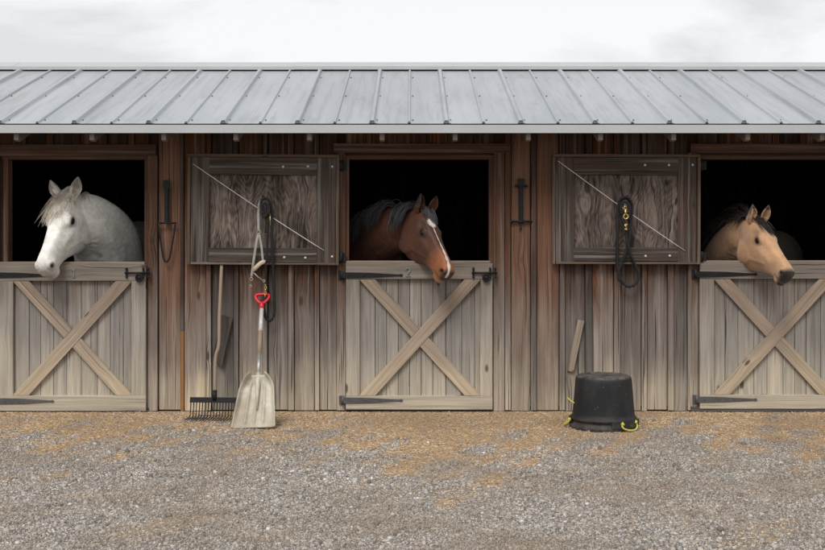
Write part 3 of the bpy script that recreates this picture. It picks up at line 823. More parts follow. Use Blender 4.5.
# ------------------------------------------------------------------ hanging tack
YS = -.112
def W(px, py, y=YS): return Vector((X(px) if y > -.09 else P(px, py, y).x, y, P(px, py, y).z))
def twist(m, pts, r, n=10, amp=.18, pitch=.03):
    """rope: two strands twisted round each other"""
    pts = [Vector(p) for p in pts]; L = 0; N_ = len(pts)
    res = [pts[0]]
    for a, b in zip(pts[:-1], pts[1:]):
        k = max(1, int((b - a).length / .006))
        for i in range(1, k + 1): res.append(a + (b - a) * i / k)
    for ph in (0, math.pi):
        out = []; s_ = 0
        for i, p in enumerate(res):
            t = (res[min(i + 1, len(res) - 1)] - res[max(i - 1, 0)]).normalized()
            a = t.cross(Vector((0, 1, .01))).normalized(); b = t.cross(a)
            if i: s_ += (res[i] - res[i - 1]).length
            g = 2 * math.pi * s_ / pitch + ph
            out.append(p + (a * math.cos(g) + b * math.sin(g)) * r * .5)
        m.tube(out, r * .62, 6)
halter = empty('halter', W(264, 200), label='grey webbing horse halter with metal rings hanging on the left shutter', cat='halter')
def hb(m, name, mat, par):
    o = m.build(name, mat, par)
    if par is not None: o.matrix_parent_inverse = Matrix.Translation(-par.location)
    return o
def hbe(m, name, mat, par):
    for o in m.each(name, mat, par): o.matrix_parent_inverse = Matrix.Translation(-par.location)
m = MB()
m.tube(catmull([W(264, 199, -.125), W(259.5, 203, -.12), W(258.4, 212), W(258.6, 231)], 6), .011, 8, flat=.35, up=(0, 1, 0))
m.tube(catmull([W(258.4, 233), W(256, 245), W(253.5, 262), W(251.5, 277)], 6), .011, 8, flat=.35, up=(0, 1, 0))
m.tube(catmull([W(259, 233), W(261.3, 245), W(262.5, 256), W(263.4, 264)], 6), .010, 8, flat=.35, up=(0, 1, 0))
m.tube(catmull([W(264.5, 199, -.125), W(269, 203, -.12), W(270, 212), W(270.3, 232)], 6), .010, 8, flat=.35, up=(0, 1, 0))
hb(m, 'strap', M['grey_strap'], halter)
m = MB(); m.tube(catmull([W(253.4, 271, -.12), W(256, 267.5, -.14), W(261, 263, -.14), W(266, 261, -.12)], 6), [.010] * 3 + [.018] * 13 + [.012] * 3, 8, flat=.5, up=(0, 1, 0))
tag(hb(m, 'noseband', M['tan_strap'], halter), 'tan padded noseband')
m = MB()
for (px, py, r) in ((258.6, 232, .016), (251.3, 279, .013), (250.6, 286, .009), (264, 281, .010)):
    c = W(px, py, YS - .004); m.tube([c + Vector((r * math.cos(a), 0, r * math.sin(a))) for a in np.linspace(0, 2 * math.pi, 13)[:-1]], .0035, 6, closed=True)
m.tube([W(253, 272), W(258, 277), W(264, 281)], .005, 6)
hbe(m, 'ring', M['steel'], halter)

def chain(m, pts, r=.009):
    for i, (a, b) in enumerate(zip(pts[:-1], pts[1:])):
        c = (a + b) / 2; d = (b - a).normalized(); L = (b - a).length * .68; u = Vector((1, 0, 0)) if i % 2 else Vector((0, 1, 0))
        m.tube([c + d * (L * math.cos(g)) + u * (r * math.sin(g)) for g in np.linspace(0, 2 * math.pi, 11)[:-1]], .0032, 5, closed=True)
lead = empty('lead_rope', W(267, 200), label='long black lead rope looped over the halter on the left shutter', cat='lead rope', group='black lead ropes on the shutters')
m = MB()
twist(m, catmull([W(266, 232, -.135), W(266, 215, -.135), W(261, 203, -.145), W(264.5, 197.8, -.15), W(270, 202, -.14), W(271.6, 215), W(272, 245, -.12), W(273.5, 275, -.09), W(275.6, 300, -.075), W(275.3, 314, -.075), W(271.5, 320.5, -.08), W(267, 317.5, -.085), W(265.2, 307, -.085), W(265.5, 297, -.09)], 7), .0135)
twist(m, catmull([W(266.6, 262, -.125), W(267.4, 240, -.13), W(268, 215, -.14), W(266, 203, -.155), W(261.5, 207, -.15), W(263.5, 217, -.15), W(268, 212, -.16), W(268, 204, -.165)], 7), .012)
twist(m, catmull([W(265.8, 262, -.12), W(266, 276, -.1), W(265.7, 284, -.1)], 5), .010)
hb(m, 'rope', M['black_rope'], lead)
m = MB()
chain(m, [W(265.3 + .3 * math.sin(i), 284 + i * 2.6, -.1) for i in range(6)])
m.tube([W(270, 214, -.13), W(270.2, 226, -.13)], .006, 6)
hbe(m, 'chain', M['brass'], lead)

lead2 = empty('lead_rope', W(625, 200), label='black lead rope with a brass snap hanging alone on the right shutter', cat='lead rope', group='black lead ropes on the shutters')
m = MB()
twist(m, catmull([W(625.5, 226, -.15), W(619.5, 212, -.13), W(619, 203, -.14), W(625, 198, -.155), W(631, 203, -.14), W(631, 214, -.13), W(630, 232, -.13), W(627.5, 248, -.12), W(622, 262, -.10), W(618.8, 272, -.09), W(620.5, 282, -.085), W(627, 286.5, -.085), W(634.5, 283, -.085), W(637, 274, -.085), W(634.5, 264, -.10), W(630.5, 254, -.13), W(627, 240, -.14), W(626, 228, -.14)], 7), .0145)
twist(m, catmull([W(617.6, 281, -.085), W(617.2, 262, -.09), W(617.4, 238, -.12), W(617.6, 215, -.125), W(619.5, 201, -.15), W(625, 196.5, -.17), W(630, 200, -.16), W(632, 209, -.13), W(629.5, 224, -.125), W(628, 234, -.12)], 7), .0145)
twist(m, catmull([W(621.5, 214, -.15), W(620.5, 206, -.16), W(624.5, 201.5, -.17), W(629.5, 206, -.165), W(628.5, 220, -.15)], 6), .014)
hb(m, 'rope', M['black_rope'], lead2)
m = MB()
c = W(625.8, 216.5, -.178); m.tube([c + Vector((.020 * math.cos(a), 0, .020 * math.sin(a))) for a in np.linspace(0, 2 * math.pi, 15)[:-1]], .0055, 7, closed=True)
c = W(625.2, 208.2, -.178); m.tube([c + Vector((.011 * math.cos(a), 0, .017 * math.sin(a))) for a in np.linspace(.4, 5.9, 12)], .0045, 7)
m.tube([W(625.3, 210, -.18), W(625.6, 214.5, -.18)], .009, 8)
m.box(W(626, 224.5, -.17), (.022, .012, .012)); m.box(W(626, 229, -.168), (.022, .012, .014)); m.tube([W(624.5, 224.5, -.175), W(627.5, 229, -.175)], .004, 6)
hbe(m, 'snap', M['brass'], lead2)

# ------------------------------------------------------------------ shovel
def ground_at(px, py):
    s = (py - HY) / H; Y = FP / s - D
    return Vector(((px - 412.5) / s, Y, 0))
Bp = ground_at(256, 428.4) + Vector((0, 0, .004)); Tp = P(262.4, 294, -.05)
ax = (Tp - Bp).normalized(); Lh = (Tp - Bp).length
wx = Vector((1, 0, 0)); wx = (wx - ax * wx.dot(ax)).normalized(); nn = ax.cross(wx).normalized()
if nn.y > 0: nn = -nn
shovel = empty('shovel', Bp, label='beige plastic scoop shovel with red grip standing against the wall', cat='shovel')
def S(u, w_, h_): return Bp + ax * u + wx * w_ + nn * h_
m = MB(); nu, nw = 34, 41; bl = .455
def bw(f):   # half width of the blade against height
    return .176 * (1 - .28 * f) * (1 if f < .72 else math.sqrt(max(0, 1 - ((f - .72) / .30) ** 2)) * .80 + .20)
grid = []
for i in range(nu):
    f = i / (nu - 1); hw = bw(f)
    for j in range(nw):
        g = -1 + 2 * j / (nw - 1); x_ = g * hw
        side = .055 * max(0, (abs(g) - .80) / .20) ** 1.6 * min(1, .25 + f * 1.5)
        back = .05 * max(0, (f - .82) / .18) ** 1.5
        rib = 0
        for rc in (-.42, 0, .42):
            d_ = abs(g - rc - (.04 * rc * f)) ; ext = 1 if (.12 < f < .86) else max(0, 1 - min(abs(f - .12), abs(f - .86)) * 14)
            rib = max(rib, .032 * math.exp(-(d_ / .045) ** 2) * ext)
        skew = -.022 * (1 - f) ** 1.0
        grid.append(S(f * bl, x_ + skew, side + back + rib - .012 * math.sin(math.pi * f)))
m.add(grid, [(i * nw + j, i * nw + j + 1, (i + 1) * nw + j + 1, (i + 1) * nw + j) for i in range(nu - 1) for j in range(nw - 1)], None, True)
o = hb(m, 'blade', M['scoop'], shovel); md = o.modifiers.new('t', 'SOLIDIFY'); md.thickness = .005; md.offset = 0
m = MB(); m.tube([S(.16, 0, .012), S(.34, 0, .02), S(bl, 0, .022), S(bl + .04, 0, .018)], [.006, .017, .021, .018], 12); hb(m, 'socket', M['scoop'], shovel)
k1, k2, k3, k4 = bl + .02, bl + .20, bl + .44, bl + .66
k4 = Lh - .155
seg = (k4 - k1) / 3
m = MB(); m.tube([S(k1, 0, .015), S(k1 + seg * .95, 0, .012)], .0165, 14); hb(m, 'metal_sleeve', M['steel'], shovel)
m = MB(); m.tube([S(k1 + seg * .95, 0, .012), S(k1 + seg * 1.95, 0, .008)], .0175, 14); hb(m, 'wooden_shaft', M['handle_wood'], shovel)
m = MB(); m.tube([S(k1 + seg * 1.95, 0, .008), S(k4, 0, .004)], .018, 14); hb(m, 'sticker', M['label'], shovel)
m = MB()
m.tube([S(k4 - .005, 0, .004), S(k4 + .05, 0, .002), S(k4 + .065, 0, 0)], [.022, .021, .017], 12)
lp = catmull([S(k4 + .055, 0, 0), S(k4 + .075, -.030, 0), S(k4 + .115, -.056, 0), S(k4 + .145, -.052, 0), S(k4 + .152, 0, 0), S(k4 + .145, .052, 0), S(k4 + .115, .056, 0), S(k4 + .075, .030, 0)], 5, closed=True)
m.tube(lp, .0125, 10, closed=True)
hb(m, 'grip', M['red'], shovel)

# ------------------------------------------------------------------ rake (bedding fork)
Bp = ground_at(213.5, 418.5) + Vector((0, 0, .004)); Tp = P(221.8, 262, -.045)
ax = (Tp - Bp).normalized(); Lh = (Tp - Bp).length
wx = Vector((1, 0, 0)); wx = (wx - ax * wx.dot(ax)).normalized(); nn = ax.cross(wx).normalized()
if nn.y > 0: nn = -nn
rake = empty('rake', Bp, label='wide black tined rake with a bare wooden handle leaning on the wall', cat='rake')
m = MB(); pts = [S(.20, .0, .0), S(.5, -.010, .0), S(.62, .012, 0), S(.9, .004, 0), S(Lh, 0, 0)]
m.tube(catmull(pts, 5), .0145, 12); hb(m, 'handle', M['handle_wood'], rake)
m = MB(); m.tube([S(.145, 0, 0), S(.23, 0, 0)], [.020, .0175], 12)
rot = Matrix((wx, nn, ax)).transposed()
m.box(S(.150, 0, 0), (.41, .014, .042), rot); m.box(S(.132, 0, .004), (.41, .022, .010), rot)
hb(m, 'rake_head', M['iron'], rake)
tm = None
for i in range(17):
    w_ = -.196 + i * .0245
    m = MB(); m.tube(catmull([S(.14, w_, 0), S(.06, w_ , .0), S(.012, w_ , .012), S(-.004, w_, .055), S(-.022, w_, .14), S(-.044, w_, .235)], 4), [.0042] * 18 + [.0034, .003, .0025], 6)
    hb(m, 'tine', M['iron'], rake)

# ------------------------------------------------------------------ muck tub, upside down
tub = empty('muck_tub', (TUB[0], TUB[1], 0), label='black rubber muck tub turned upside down on the gravel by the wall', cat='tub')
m = MB()
m.lathe((0, 0, 0.006), [(.240, 0), (.262, 0), (.268, .006), (.268, .030), (.262, .036), (.252, .040), (.250, .060), (.256, .066), (.262, .072), (.262, .086), (.254, .092), (.2465, .098),
                    (.243, .13), (.235, .22), (.2275, .32), (.2235, .375), (.219, .395), (.210, .408), (.198, .414), (.186, .416), (.180, .413), (.174, .409), (.12, .409), (.115, .412), (.06, .412), (.055, .409), (.001, .409)], 64)
b_ = m.build('tub_body', M['rubber'], tub)
for a0 in (math.radians(-52), math.radians(172)):
    m = MB()
    c, s_ = math.cos(a0), math.sin(a0); tx, ty = -s_, c
    def T(r, t, z): return (c * r + tx * t, s_ * r + ty * t, z)
    m.tube(catmull([T(.262, -.075, .075), T(.275, -.085, .05), T(.29, -.06, .030), T(.305, -.01, .022), T(.30, .045, .026), T(.28, .080, .05), T(.262, .072, .076)], 5), .0068, 8)
    m.tube([T(.266, -.085, .08), T(.274, -.07, .062)], .013, 8); m.tube([T(.266, .082, .08), T(.274, .068, .062)], .013, 8)
    m.build('rope_handle', M['yellow_rope'], tub)
m = MB(); m.tube(catmull([(-.236, -.03, .20), (-.262, -.02, .215), (-.285, .01, .235), (-.262, .05, .2)], 4), .006, 6)
m.build('rope_end', M['yellow_rope'], tub)
m = MB()
for a in (-52, 172, -75, -30):
    aa = math.radians(a); m.box((.262 * math.cos(aa), .262 * math.sin(aa), .062), (.03, .10, .05), Matrix.Rotation(aa, 3, 'Z'))
m.each('handle_lug', M['rubber'], tub)

# ------------------------------------------------------------------ horses
def loft(mb, rings):
    n_ = len(rings[0]); V = [p for r in rings for p in r]
    F = [(i * n_ + k, i * n_ + (k + 1) % n_, (i + 1) * n_ + (k + 1) % n_, (i + 1) * n_ + k) for i in range(len(rings) - 1) for k in range(n_)]
    F.append(tuple(range(n_ - 1, -1, -1))); F.append(tuple((len(rings) - 1) * n_ + k for k in range(n_)))
    mb.append((V, F))
def ellipsoid(mb, M4, c, r, n_=20, m_=12):
    rings = []
    for i in range(1, m_):
        a = math.pi * i / m_
        rings.append([M4 @ Vector((c[0] + r[0] * math.cos(a), c[1] + r[1] * math.sin(a) * math.cos(2 * math.pi * k / n_), c[2] + r[2] * math.sin(a) * math.sin(2 * math.pi * k / n_))) for k in range(n_)])
    loft(mb, rings)
HEAD = [  # x, ztop, zbot, wTop, wMid, wBot   (unit head: poll 0 to muzzle 1)
    (-.10, -.05, -.26, .05, .08, .05), (-.03, -.01, -.33, .075, .105, .06), (.06, .01, -.40, .09, .125, .075), (.16, .022, -.455, .108, .135, .085),
    (.26, .026, -.475, .108, .134, .085), (.34, .022, -.455, .106, .124, .078), (.42, .014, -.42, .095, .114, .066), (.50, .006, -.370, .082, .104, .058),
    (.60, .000, -.310, .070, .090, .054), (.70, -.003, -.268, .060, .079, .051), (.79, -.004, -.240, .057, .075, .052), (.87, -.008, -.225, .060, .082, .058),
    (.93, -.020, -.215, .063, .086, .058), (.975, -.045, -.200, .052, .070, .047), (1.0, -.080, -.170, .030, .042, .030)]
def ear_local(side, length, axis, opening, hb_):
    a = Vector(axis).normalized(); o_ = Vector(opening); o_ = (o_ - a * o_.dot(a)).normalized(); r_ = a.cross(o_)
    base = Vector((.030, .080 * side, .004))
    rings = []
    for t_, w_ in ((-.18, .034), (0, .046), (.15, .058), (.35, .064), (.55, .056), (.72, .040), (.86, .024), (.96, .011), (1.0, .005)):
        c = base + a * (length * t_) + o_ * (.02 * math.sin(math.pi * max(t_, 0) * .9))
        th = min(.017, w_ * .8); ring = []
        op = math.radians(118)
        for k in range(11):
            g = -op + 2 * op * k / 10; ring.append(c + (-o_) * (math.cos(g) * w_) + r_ * (math.sin(g) * w_ * .82))
        for k in range(10, -1, -1):
            g = -op + 2 * op * k / 10; wi = max(w_ - th, .001); ring.append(c + (-o_) * (math.cos(g) * wi) + r_ * (math.sin(g) * wi * .82))
        rings.append(ring)
    return rings

def horse(name_label, hp):
    Lh = hp['L']; R = Matrix(hp['R']); poll = hp['poll']
    ws, ds = hp['wd']; SC = Matrix.Diagonal((Lh, Lh * ws, Lh * ds)); R3 = R @ SC
    M4 = Matrix.Translation(poll) @ R3.to_4x4(); SV = np.array([Lh, Lh * ws, Lh * ds])
    parts = []
    # head loft with smooth interpolation of the profile table
    tb = np.array(HEAD); xs = np.linspace(0, len(tb) - 1, 52); rings = []
    for q in xs:
        i = min(int(q), len(tb) - 2); f = q - i
        p0, p1, p2, p3 = tb[max(i - 1, 0)], tb[i], tb[i + 1], tb[min(i + 2, len(tb) - 1)]
        x_, zt, zb, wt, wm, wb = .5 * ((2 * p1) + (p2 - p0) * f + (2 * p0 - 5 * p1 + 4 * p2 - p3) * f * f + (3 * p1 - p0 - 3 * p2 + p3) * f ** 3)
        h = zt - zb
        ctrl = [(0, zt), (wt * .62, zt - .02 * h), (wt, zt - .13 * h), (wm, zt - .38 * h), (wm * .92, zt - .62 * h), (wb, zt - .86 * h), (wb * .45, zt - .985 * h), (0, zb)]
        ctrl += [(-a, b) for a, b in ctrl[-2:0:-1]]
        loop = catmull([(a, b, 0) for a, b in ctrl], 3, closed=True)
        rings.append([M4 @ Vector((x_, v.x, v.y)) for v in loop])
    loft(parts, rings)
    for sd in (1, -1):
        ellipsoid(parts, M4, (.20, .088 * sd, -.27), (.185, .052, .185))      # jowl
        ellipsoid(parts, M4, (.345, .086 * sd, -.058), (.085, .044, .050))    # orbit
        ellipsoid(parts, M4, (.935, .052 * sd, -.085), (.055, .038, .052))    # nostril bulge
        loft(parts, [[M4 @ v for v in r] for r in ear_local(sd, hp['ear'], (hp['eara'][0], hp['eara'][1] * sd, hp['eara'][2]), (hp['earo'][0], hp['earo'][1] * sd, hp['earo'][2]), 0)])
    ellipsoid(parts, M4, (.885, 0, -.215), (.088, .058, .05))                # chin and lower lip
    ellipsoid(parts, M4, (-.03, 0, -.045), (.12, .085, .07))                   # poll
    # neck
    rings = []; NS = hp['neck']; nk = 28
    C = catmull([c for c, u, a, b in NS], 7); U_ = catmull([u for c, u, a, b in NS], 7); AB = catmull([(a, b, 0) for c, u, a, b in NS], 7)
    crest = []
    for i, c in enumerate(C):
        t_ = (C[min(i + 1, len(C) - 1)] - C[max(i - 1, 0)]).normalized(); u = U_[i]; u = (u - t_ * u.dot(t_)).normalized(); s_ = t_.cross(u)
        a, b = AB[i].x, AB[i].y; ring = []
        for k in range(nk):
            g = 2 * math.pi * k / nk; cu = math.cos(g); su = math.sin(g)
            wd = b * (1 - .32 * max(cu, 0) ** 1.5)            # thinner towards the crest
            ring.append(c + u * (a * cu) + s_ * (wd * su))
        rings.append(ring); crest.append((c + u * a, u.copy(), t_.copy(), s_.copy()))
    loft(parts, rings)
    # trunk
    B0, B1 = hp['body']; bd = (B1 - B0); bl_ = bd.length; bd = bd.normalized(); sx = bd.cross(Vector((0, 0, 1))).normalized(); hs = hp['hs']
    rings = []
    for f, a, b, dz in ((-.03, .10, .09, -.05), (0, .22, .17, -.03), (.10, .32, .24, 0), (.25, .36, .27, .01), (.45, .35, .30, -.01), (.65, .34, .30, 0), (.82, .33, .29, .03), (.94, .25, .23, .02), (1.0, .12, .12, 0)):
        c = B0 + bd * (bl_ * f) + Vector((0, 0, dz)); rings.append([c + Vector((0, 0, a * hs * math.cos(2 * math.pi * k / 28))) + sx * (b * hs * math.sin(2 * math.pi * k / 28)) for k in range(28)])
    loft(parts, rings)
    zc = B0.z
    for f, dx, hind in ((.12, .15, 0), (.12, -.15, 0), (.88, .15, 1), (.88, -.15, 1)):
        base = B0 + bd * (bl_ * f) + sx * dx * hs
        if hind: sk = [(0, 0, .17), (-.03, -.30, .13), (-.02, -.52, .085), (.09, -.72, .055), (.06, -.95, .040), (.04, -1.12, .042), (.0, -1.19, .055), (-.01, zc * 0 - 1.25, .062)]
        else: sk = [(0, -.10, .13), (.0, -.35, .095), (.0, -.60, .062), (.0, -.72, .060), (0, -.95, .038), (.0, -1.10, .044), (-.03, -1.18, .05), (-.035, -1.25, .060)]
        sc_ = (zc) / 1.25; rings = []
        for (dy, dz, r_) in sk:
            c = base + bd * dy + Vector((0, 0, dz * sc_)); rings.append([c + Vector((r_ * math.cos(2 * math.pi * k / 14), r_ * math.sin(2 * math.pi * k / 14), 0)) for k in range(14)])
        for p in rings[-1]: p.z = .004
        loft(parts, rings)
    me = bpy.data.meshes.new('tmp'); V = []; F = []
    for v, f in parts:
        b_ = len(V); V += v; F += [tuple(b_ + i for i in ff) for ff in f]
    me.from_pydata([tuple(v) for v in V], [], F)
    bm = bmesh.new(); bm.from_mesh(me); bmesh.ops.recalc_face_normals(bm, faces=bm.faces); bm.to_mesh(me); bm.free()
    o = link(bpy.data.objects.new('tmp', me))
    md = o.modifiers.new('r', 'REMESH'); md.mode = 'VOXEL'; md.voxel_size = .0062; md.adaptivity = 0
    md = o.modifiers.new('s', 'SMOOTH'); md.factor = .5; md.iterations = 5
    dg = bpy.context.evaluated_depsgraph_get(); dg.update()
    me2 = bpy.data.meshes.new_from_object(o.evaluated_get(dg)); bpy.data.objects.remove(o)
    nv = len(me2.vertices); co = np.empty(nv * 3); me2.vertices.foreach_get('co', co); co = co.reshape(-1, 3)
    no = np.empty(nv * 3); me2.vertex_normals.foreach_get('vector', no); no = no.reshape(-1, 3)
    Rn = np.array(R); pn = np.array(poll)
    loc = (co - pn) @ Rn / SV            # local head coordinates
    nl = no @ Rn
    isear = np.zeros(nv, bool)
    lx, ly, lz = loc.T; ay = np.abs(ly); disp = np.zeros(nv)
    inh = (lx > -.3) & (lx < 1.2) & (ay < .3) & (lz < .35) & (lz > -.6)
    def gs(p, s3): return np.exp(-(((lx - p[0]) / s3[0]) ** 2 + ((ay - p[1]) / s3[1]) ** 2 + ((lz - p[2]) / s3[2]) ** 2)) * inh
    def seg_d(a, b):
        a, b = np.array(a), np.array(b); q = np.stack([lx, ay, lz], 1); ab = b - a
        t_ = np.clip(((q - a) @ ab) / (ab @ ab), 0, 1); return np.linalg.norm(q - (a + t_[:, None] * ab), axis=1)
    disp += .006 * np.exp(-(seg_d((.42, .12, -.13), (.66, .085, -.125)) / .034) ** 2) * inh      # facial crest
    disp -= .016 * gs((.24, .10, -.03), (.06, .05, .04))                                        # temple hollow
    disp -= .008 * gs((.47, .10, -.06), (.09, .06, .045))                                       # hollow before the eye
    disp -= .008 * gs((.74, .07, -.11), (.12, .06, .06))
    disp += .010 * gs((.32, .105, -.015), (.045, .03, .016))                                     # brow
    disp -= .022 * gs((.345, .122, -.064), (.036, .05, .020))                                   # socket
    disp += .006 * np.exp(-(seg_d((.31, .128, -.098), (.385, .12, -.093)) / .010) ** 2) * inh
    disp -= .040 * gs((.945, .080, -.082), (.024, .05, .021))                                   # nostril
    disp += .008 * gs((.915, .085, -.070), (.02, .04, .035))
    mouth = np.exp(-(seg_d((1.01, .0, -.168), (.93, .07, -.172)) / .0095) ** 2) + np.exp(-(seg_d((.93, .07, -.172), (.83, .072, -.182)) / .0095) ** 2)
    disp -= .016 * mouth * inh
    disp += .008 * np.exp(-(seg_d((.10, .13, -.28), (.24, .13, -.46)) / .03) ** 2) * inh        # jaw edge
    disp -= .012 * np.exp(-(seg_d((-.04, .12, -.20), (.08, .13, -.44)) / .035) ** 2) * inh      # groove behind the jaw
    disp += .006 * np.exp(-(seg_d((.36, .10, -.30), (.60, .085, -.20)) / .02) ** 2) * inh
    inneck = (lx < .02) | (lz < -.50)
    for fu, fs, am, sg in ((-.42, .96, -.016 * hp.get('sculpt', 1), .034), (.30, .95, .010 * hp.get('sculpt', 1), .06), (-.80, .55, .008 * hp.get('sculpt', 1), .04)):
        d2 = np.full(nv, 9.0)
        for i in range(4, len(crest) - 3):
            a_, b_ = AB[i].x, AB[i].y
            for sgn in (1, -1):
                p_ = np.array(C[i] + crest[i][1] * (a_ * (fu + .12 * math.sin(i * .9))) + crest[i][3] * (b_ * fs * sgn)); d2 = np.minimum(d2, ((co - p_) ** 2).sum(1))
        disp += am / Lh * np.exp(-d2 / sg ** 2)
    co = co + no * (disp * Lh)[:, None]
    me2.vertices.foreach_set('co', co.ravel())
    loc = (co - pn) @ Rn / SV
    # ears mask: above the skull line
    ea = Vector((hp['eara'][0], hp['eara'][1], hp['eara'][2])).normalized(); q = np.stack([lx - .030, ay - .080, lz - .004], 1)
    ta = q @ np.array(ea); rad = np.linalg.norm(q - ta[:, None] * np.array(ea), axis=1)
    ear = np.clip((ta - .05) / .03, 0, 1) * (rad < .10) * (ta < hp['ear'] * 1.2)
    eo = Vector((hp['earo'][0], hp['earo'][1], hp['earo'][2])); eo = (eo - ea * eo.dot(ea)).normalized()
    nl_ = nl.copy(); nl_[:, 1] *= np.sign(ly + 1e-9)
    inner = ear * (nl_ @ np.array(eo) > .1)
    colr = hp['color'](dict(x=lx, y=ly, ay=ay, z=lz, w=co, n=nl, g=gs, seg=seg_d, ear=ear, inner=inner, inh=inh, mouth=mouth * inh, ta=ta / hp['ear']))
    at = me2.color_attributes.new('coat', 'FLOAT_COLOR', 'POINT')
    at.data.foreach_set('color', np.concatenate([np.clip(colr, 0, 1), np.ones((nv, 1))], 1).ravel())
    me2.polygons.foreach_set('use_smooth', [True] * len(me2.polygons)); me2.materials.clear(); me2.materials.append(hp['mat']); me2.name = 'horse_body'
    root = empty('horse', (B0.x, B0.y, 0), label=name_label, cat='horse', group='horses looking out of their stalls')
    body = link(bpy.data.objects.new('body', me2), root); body.matrix_parent_inverse = Matrix.Translation(-root.location)
    # eyes
    for sd in (1, -1):
        m = MB(); V = []; 
        for i in range(1, 12):
            a = math.pi * i / 12
            for k in range(20):
                g = 2 * math.pi * k / 20
                V.append(M4 @ Vector((.345 + .048 * math.sin(a) * math.cos(g), sd * (.099 + .033 * math.cos(a)), -.064 + .033 * math.sin(a) * math.sin(g))))
        F = [(i * 20 + k, i * 20 + (k + 1) % 20, (i + 1) * 20 + (k + 1) % 20, (i + 1) * 20 + k) for i in range(10) for k in range(20)] + [tuple(range(20)), tuple(200 + k for k in range(20))]
        m.add(V, F, None, True); e = m.build('eye', M['eye'], root); e.matrix_parent_inverse = Matrix.Translation(-root.location)
    # hair that follows the body surface
    bvh = BVHTree.FromPolygons([tuple(v) for v in co], [tuple(p.vertices) for p in me2.polygons])
    def strands(name, roots, mat, r0=.0024, hug=.004, seg_n=14, label=None):
        m = MB(); V = []; F = []
        for (p, d, L_, g_, side) in roots:
            p = Vector(p); d = Vector(d).normalized(); st = L_ / seg_n; pts = []
            for i in range(seg_n + 1):
                pts.append(p.copy())
                d = (d + Vector((0, 0, -1)) * g_ + Vector(side) * .06).normalized(); p = p + d * st
                hit, nn_, idx, dist = bvh.find_nearest(p)
                if hit is not None:
                    dd_ = (p - hit).dot(nn_)
                    if dd_ < hug: p = hit + nn_ * (hug + random.uniform(0, .003)); d = (p - pts[-1]).normalized()
            rr = [r0 * (1 - .8 * (i / seg_n) ** 2) for i in range(seg_n + 1)]
            m.tube(pts, rr, 3)
        o_ = m.build(name, mat, root, fix=False); o_.matrix_parent_inverse = Matrix.Translation(-root.location)
        return o_
    hp['hair'](strands, crest, M4, bvh)
    return root

def jit(v, s): return Vector(v) + Vector((random.gauss(0, s), random.gauss(0, s), random.gauss(0, s)))
def lerp(a, b, f): f = f[:, None]; return a * (1 - f) + b * f
def cst(c, n_): return np.tile(np.array(c, float), (n_, 1))
V3 = Vector

# ---- white
def col_white(q):
    n_ = len(q['x']); c = cst((.88, .86, .80), n_)
    sh = .5 + .5 * np.sin(q['w'][:, 0] * 9 + 2 * np.sin(q['w'][:, 2] * 7)); c = lerp(c, cst((.74, .73, .70), n_), .35 * sh * (q['x'] < .1))
    c = lerp(c, cst((.74, .67, .57), n_), .5 * np.clip(1 - q['x'] / .35, 0, 1) * (q['z'] > -.1) * q['inh'])
    c = lerp(c, cst((.30, .27, .25), n_), .75 * np.clip((q['x'] - .88) / .14, 0, 1) * (q['z'] < .2) * q['inh'])
    c = lerp(c, cst((.30, .25, .215), n_), .8 * np.exp(-(q['seg']((.86, .0, -.24), (.98, 0, -.19)) / .05) ** 2) * q['inh'])
    c = lerp(c, cst((.03, .025, .022), n_), np.clip(1.5 * q['g']((.945, .08, -.082), (.030, .06, .027)), 0, 1))
    c = lerp(c, cst((.05, .04, .036), n_), np.clip(1.3 * q['g']((.345, .118, -.064), (.062, .07, .036)), 0, 1))
    c = lerp(c, cst((.25, .21, .19), n_), .6 * np.clip(q['mouth'], 0, 1))
    c = lerp(c, cst((.28, .23, .21), n_), .75 * q['inner'])
    c = lerp(c, cst((.60, .58, .56), n_), np.clip((q['w'][:, 1] - .72) / .5, 0, 1) * (q['w'][:, 1] > .5) * .75)  # coat greyed with depth: stall shade put into the colour
    return c
def hair_white(strands, crest, M4, bvh):
    r = []
    for i in range(460):   # forelock falls over the brow and to the far side
        p = M4 @ V3((random.uniform(-.05, .10), random.gauss(0, .035), .02)); f = random.random()
        d = (M4.to_3x3() @ V3((1.0, random.uniform(-.8, .35), .25))).normalized()
        r.append((p, d, random.uniform(.17, .33), random.uniform(.08, .17), M4.to_3x3() @ V3((.45, -1.1 * f, .16))))
    strands('forelock', r, hair_mat('cream horse hair', (.70, .61, .50), (.82, .76, .67)), .0026)
    r = []
    for i in range(300):
        k = random.uniform(0, len(crest) * .72); c = crest[int(k)]
        s_ = c[3] if c[3].y > 0 else -c[3]     # away from the viewer
        r.append((jit(c[0] - c[1] * .07 + s_ * .05, .008), c[1] * -.3 + s_ * random.uniform(.8, 1.4), random.uniform(.08, .16), .3, (0, 0, 0)))
    strands('mane', r, hair_mat('white mane hair', (.58, .54, .47), (.66, .63, .57)), .0026)

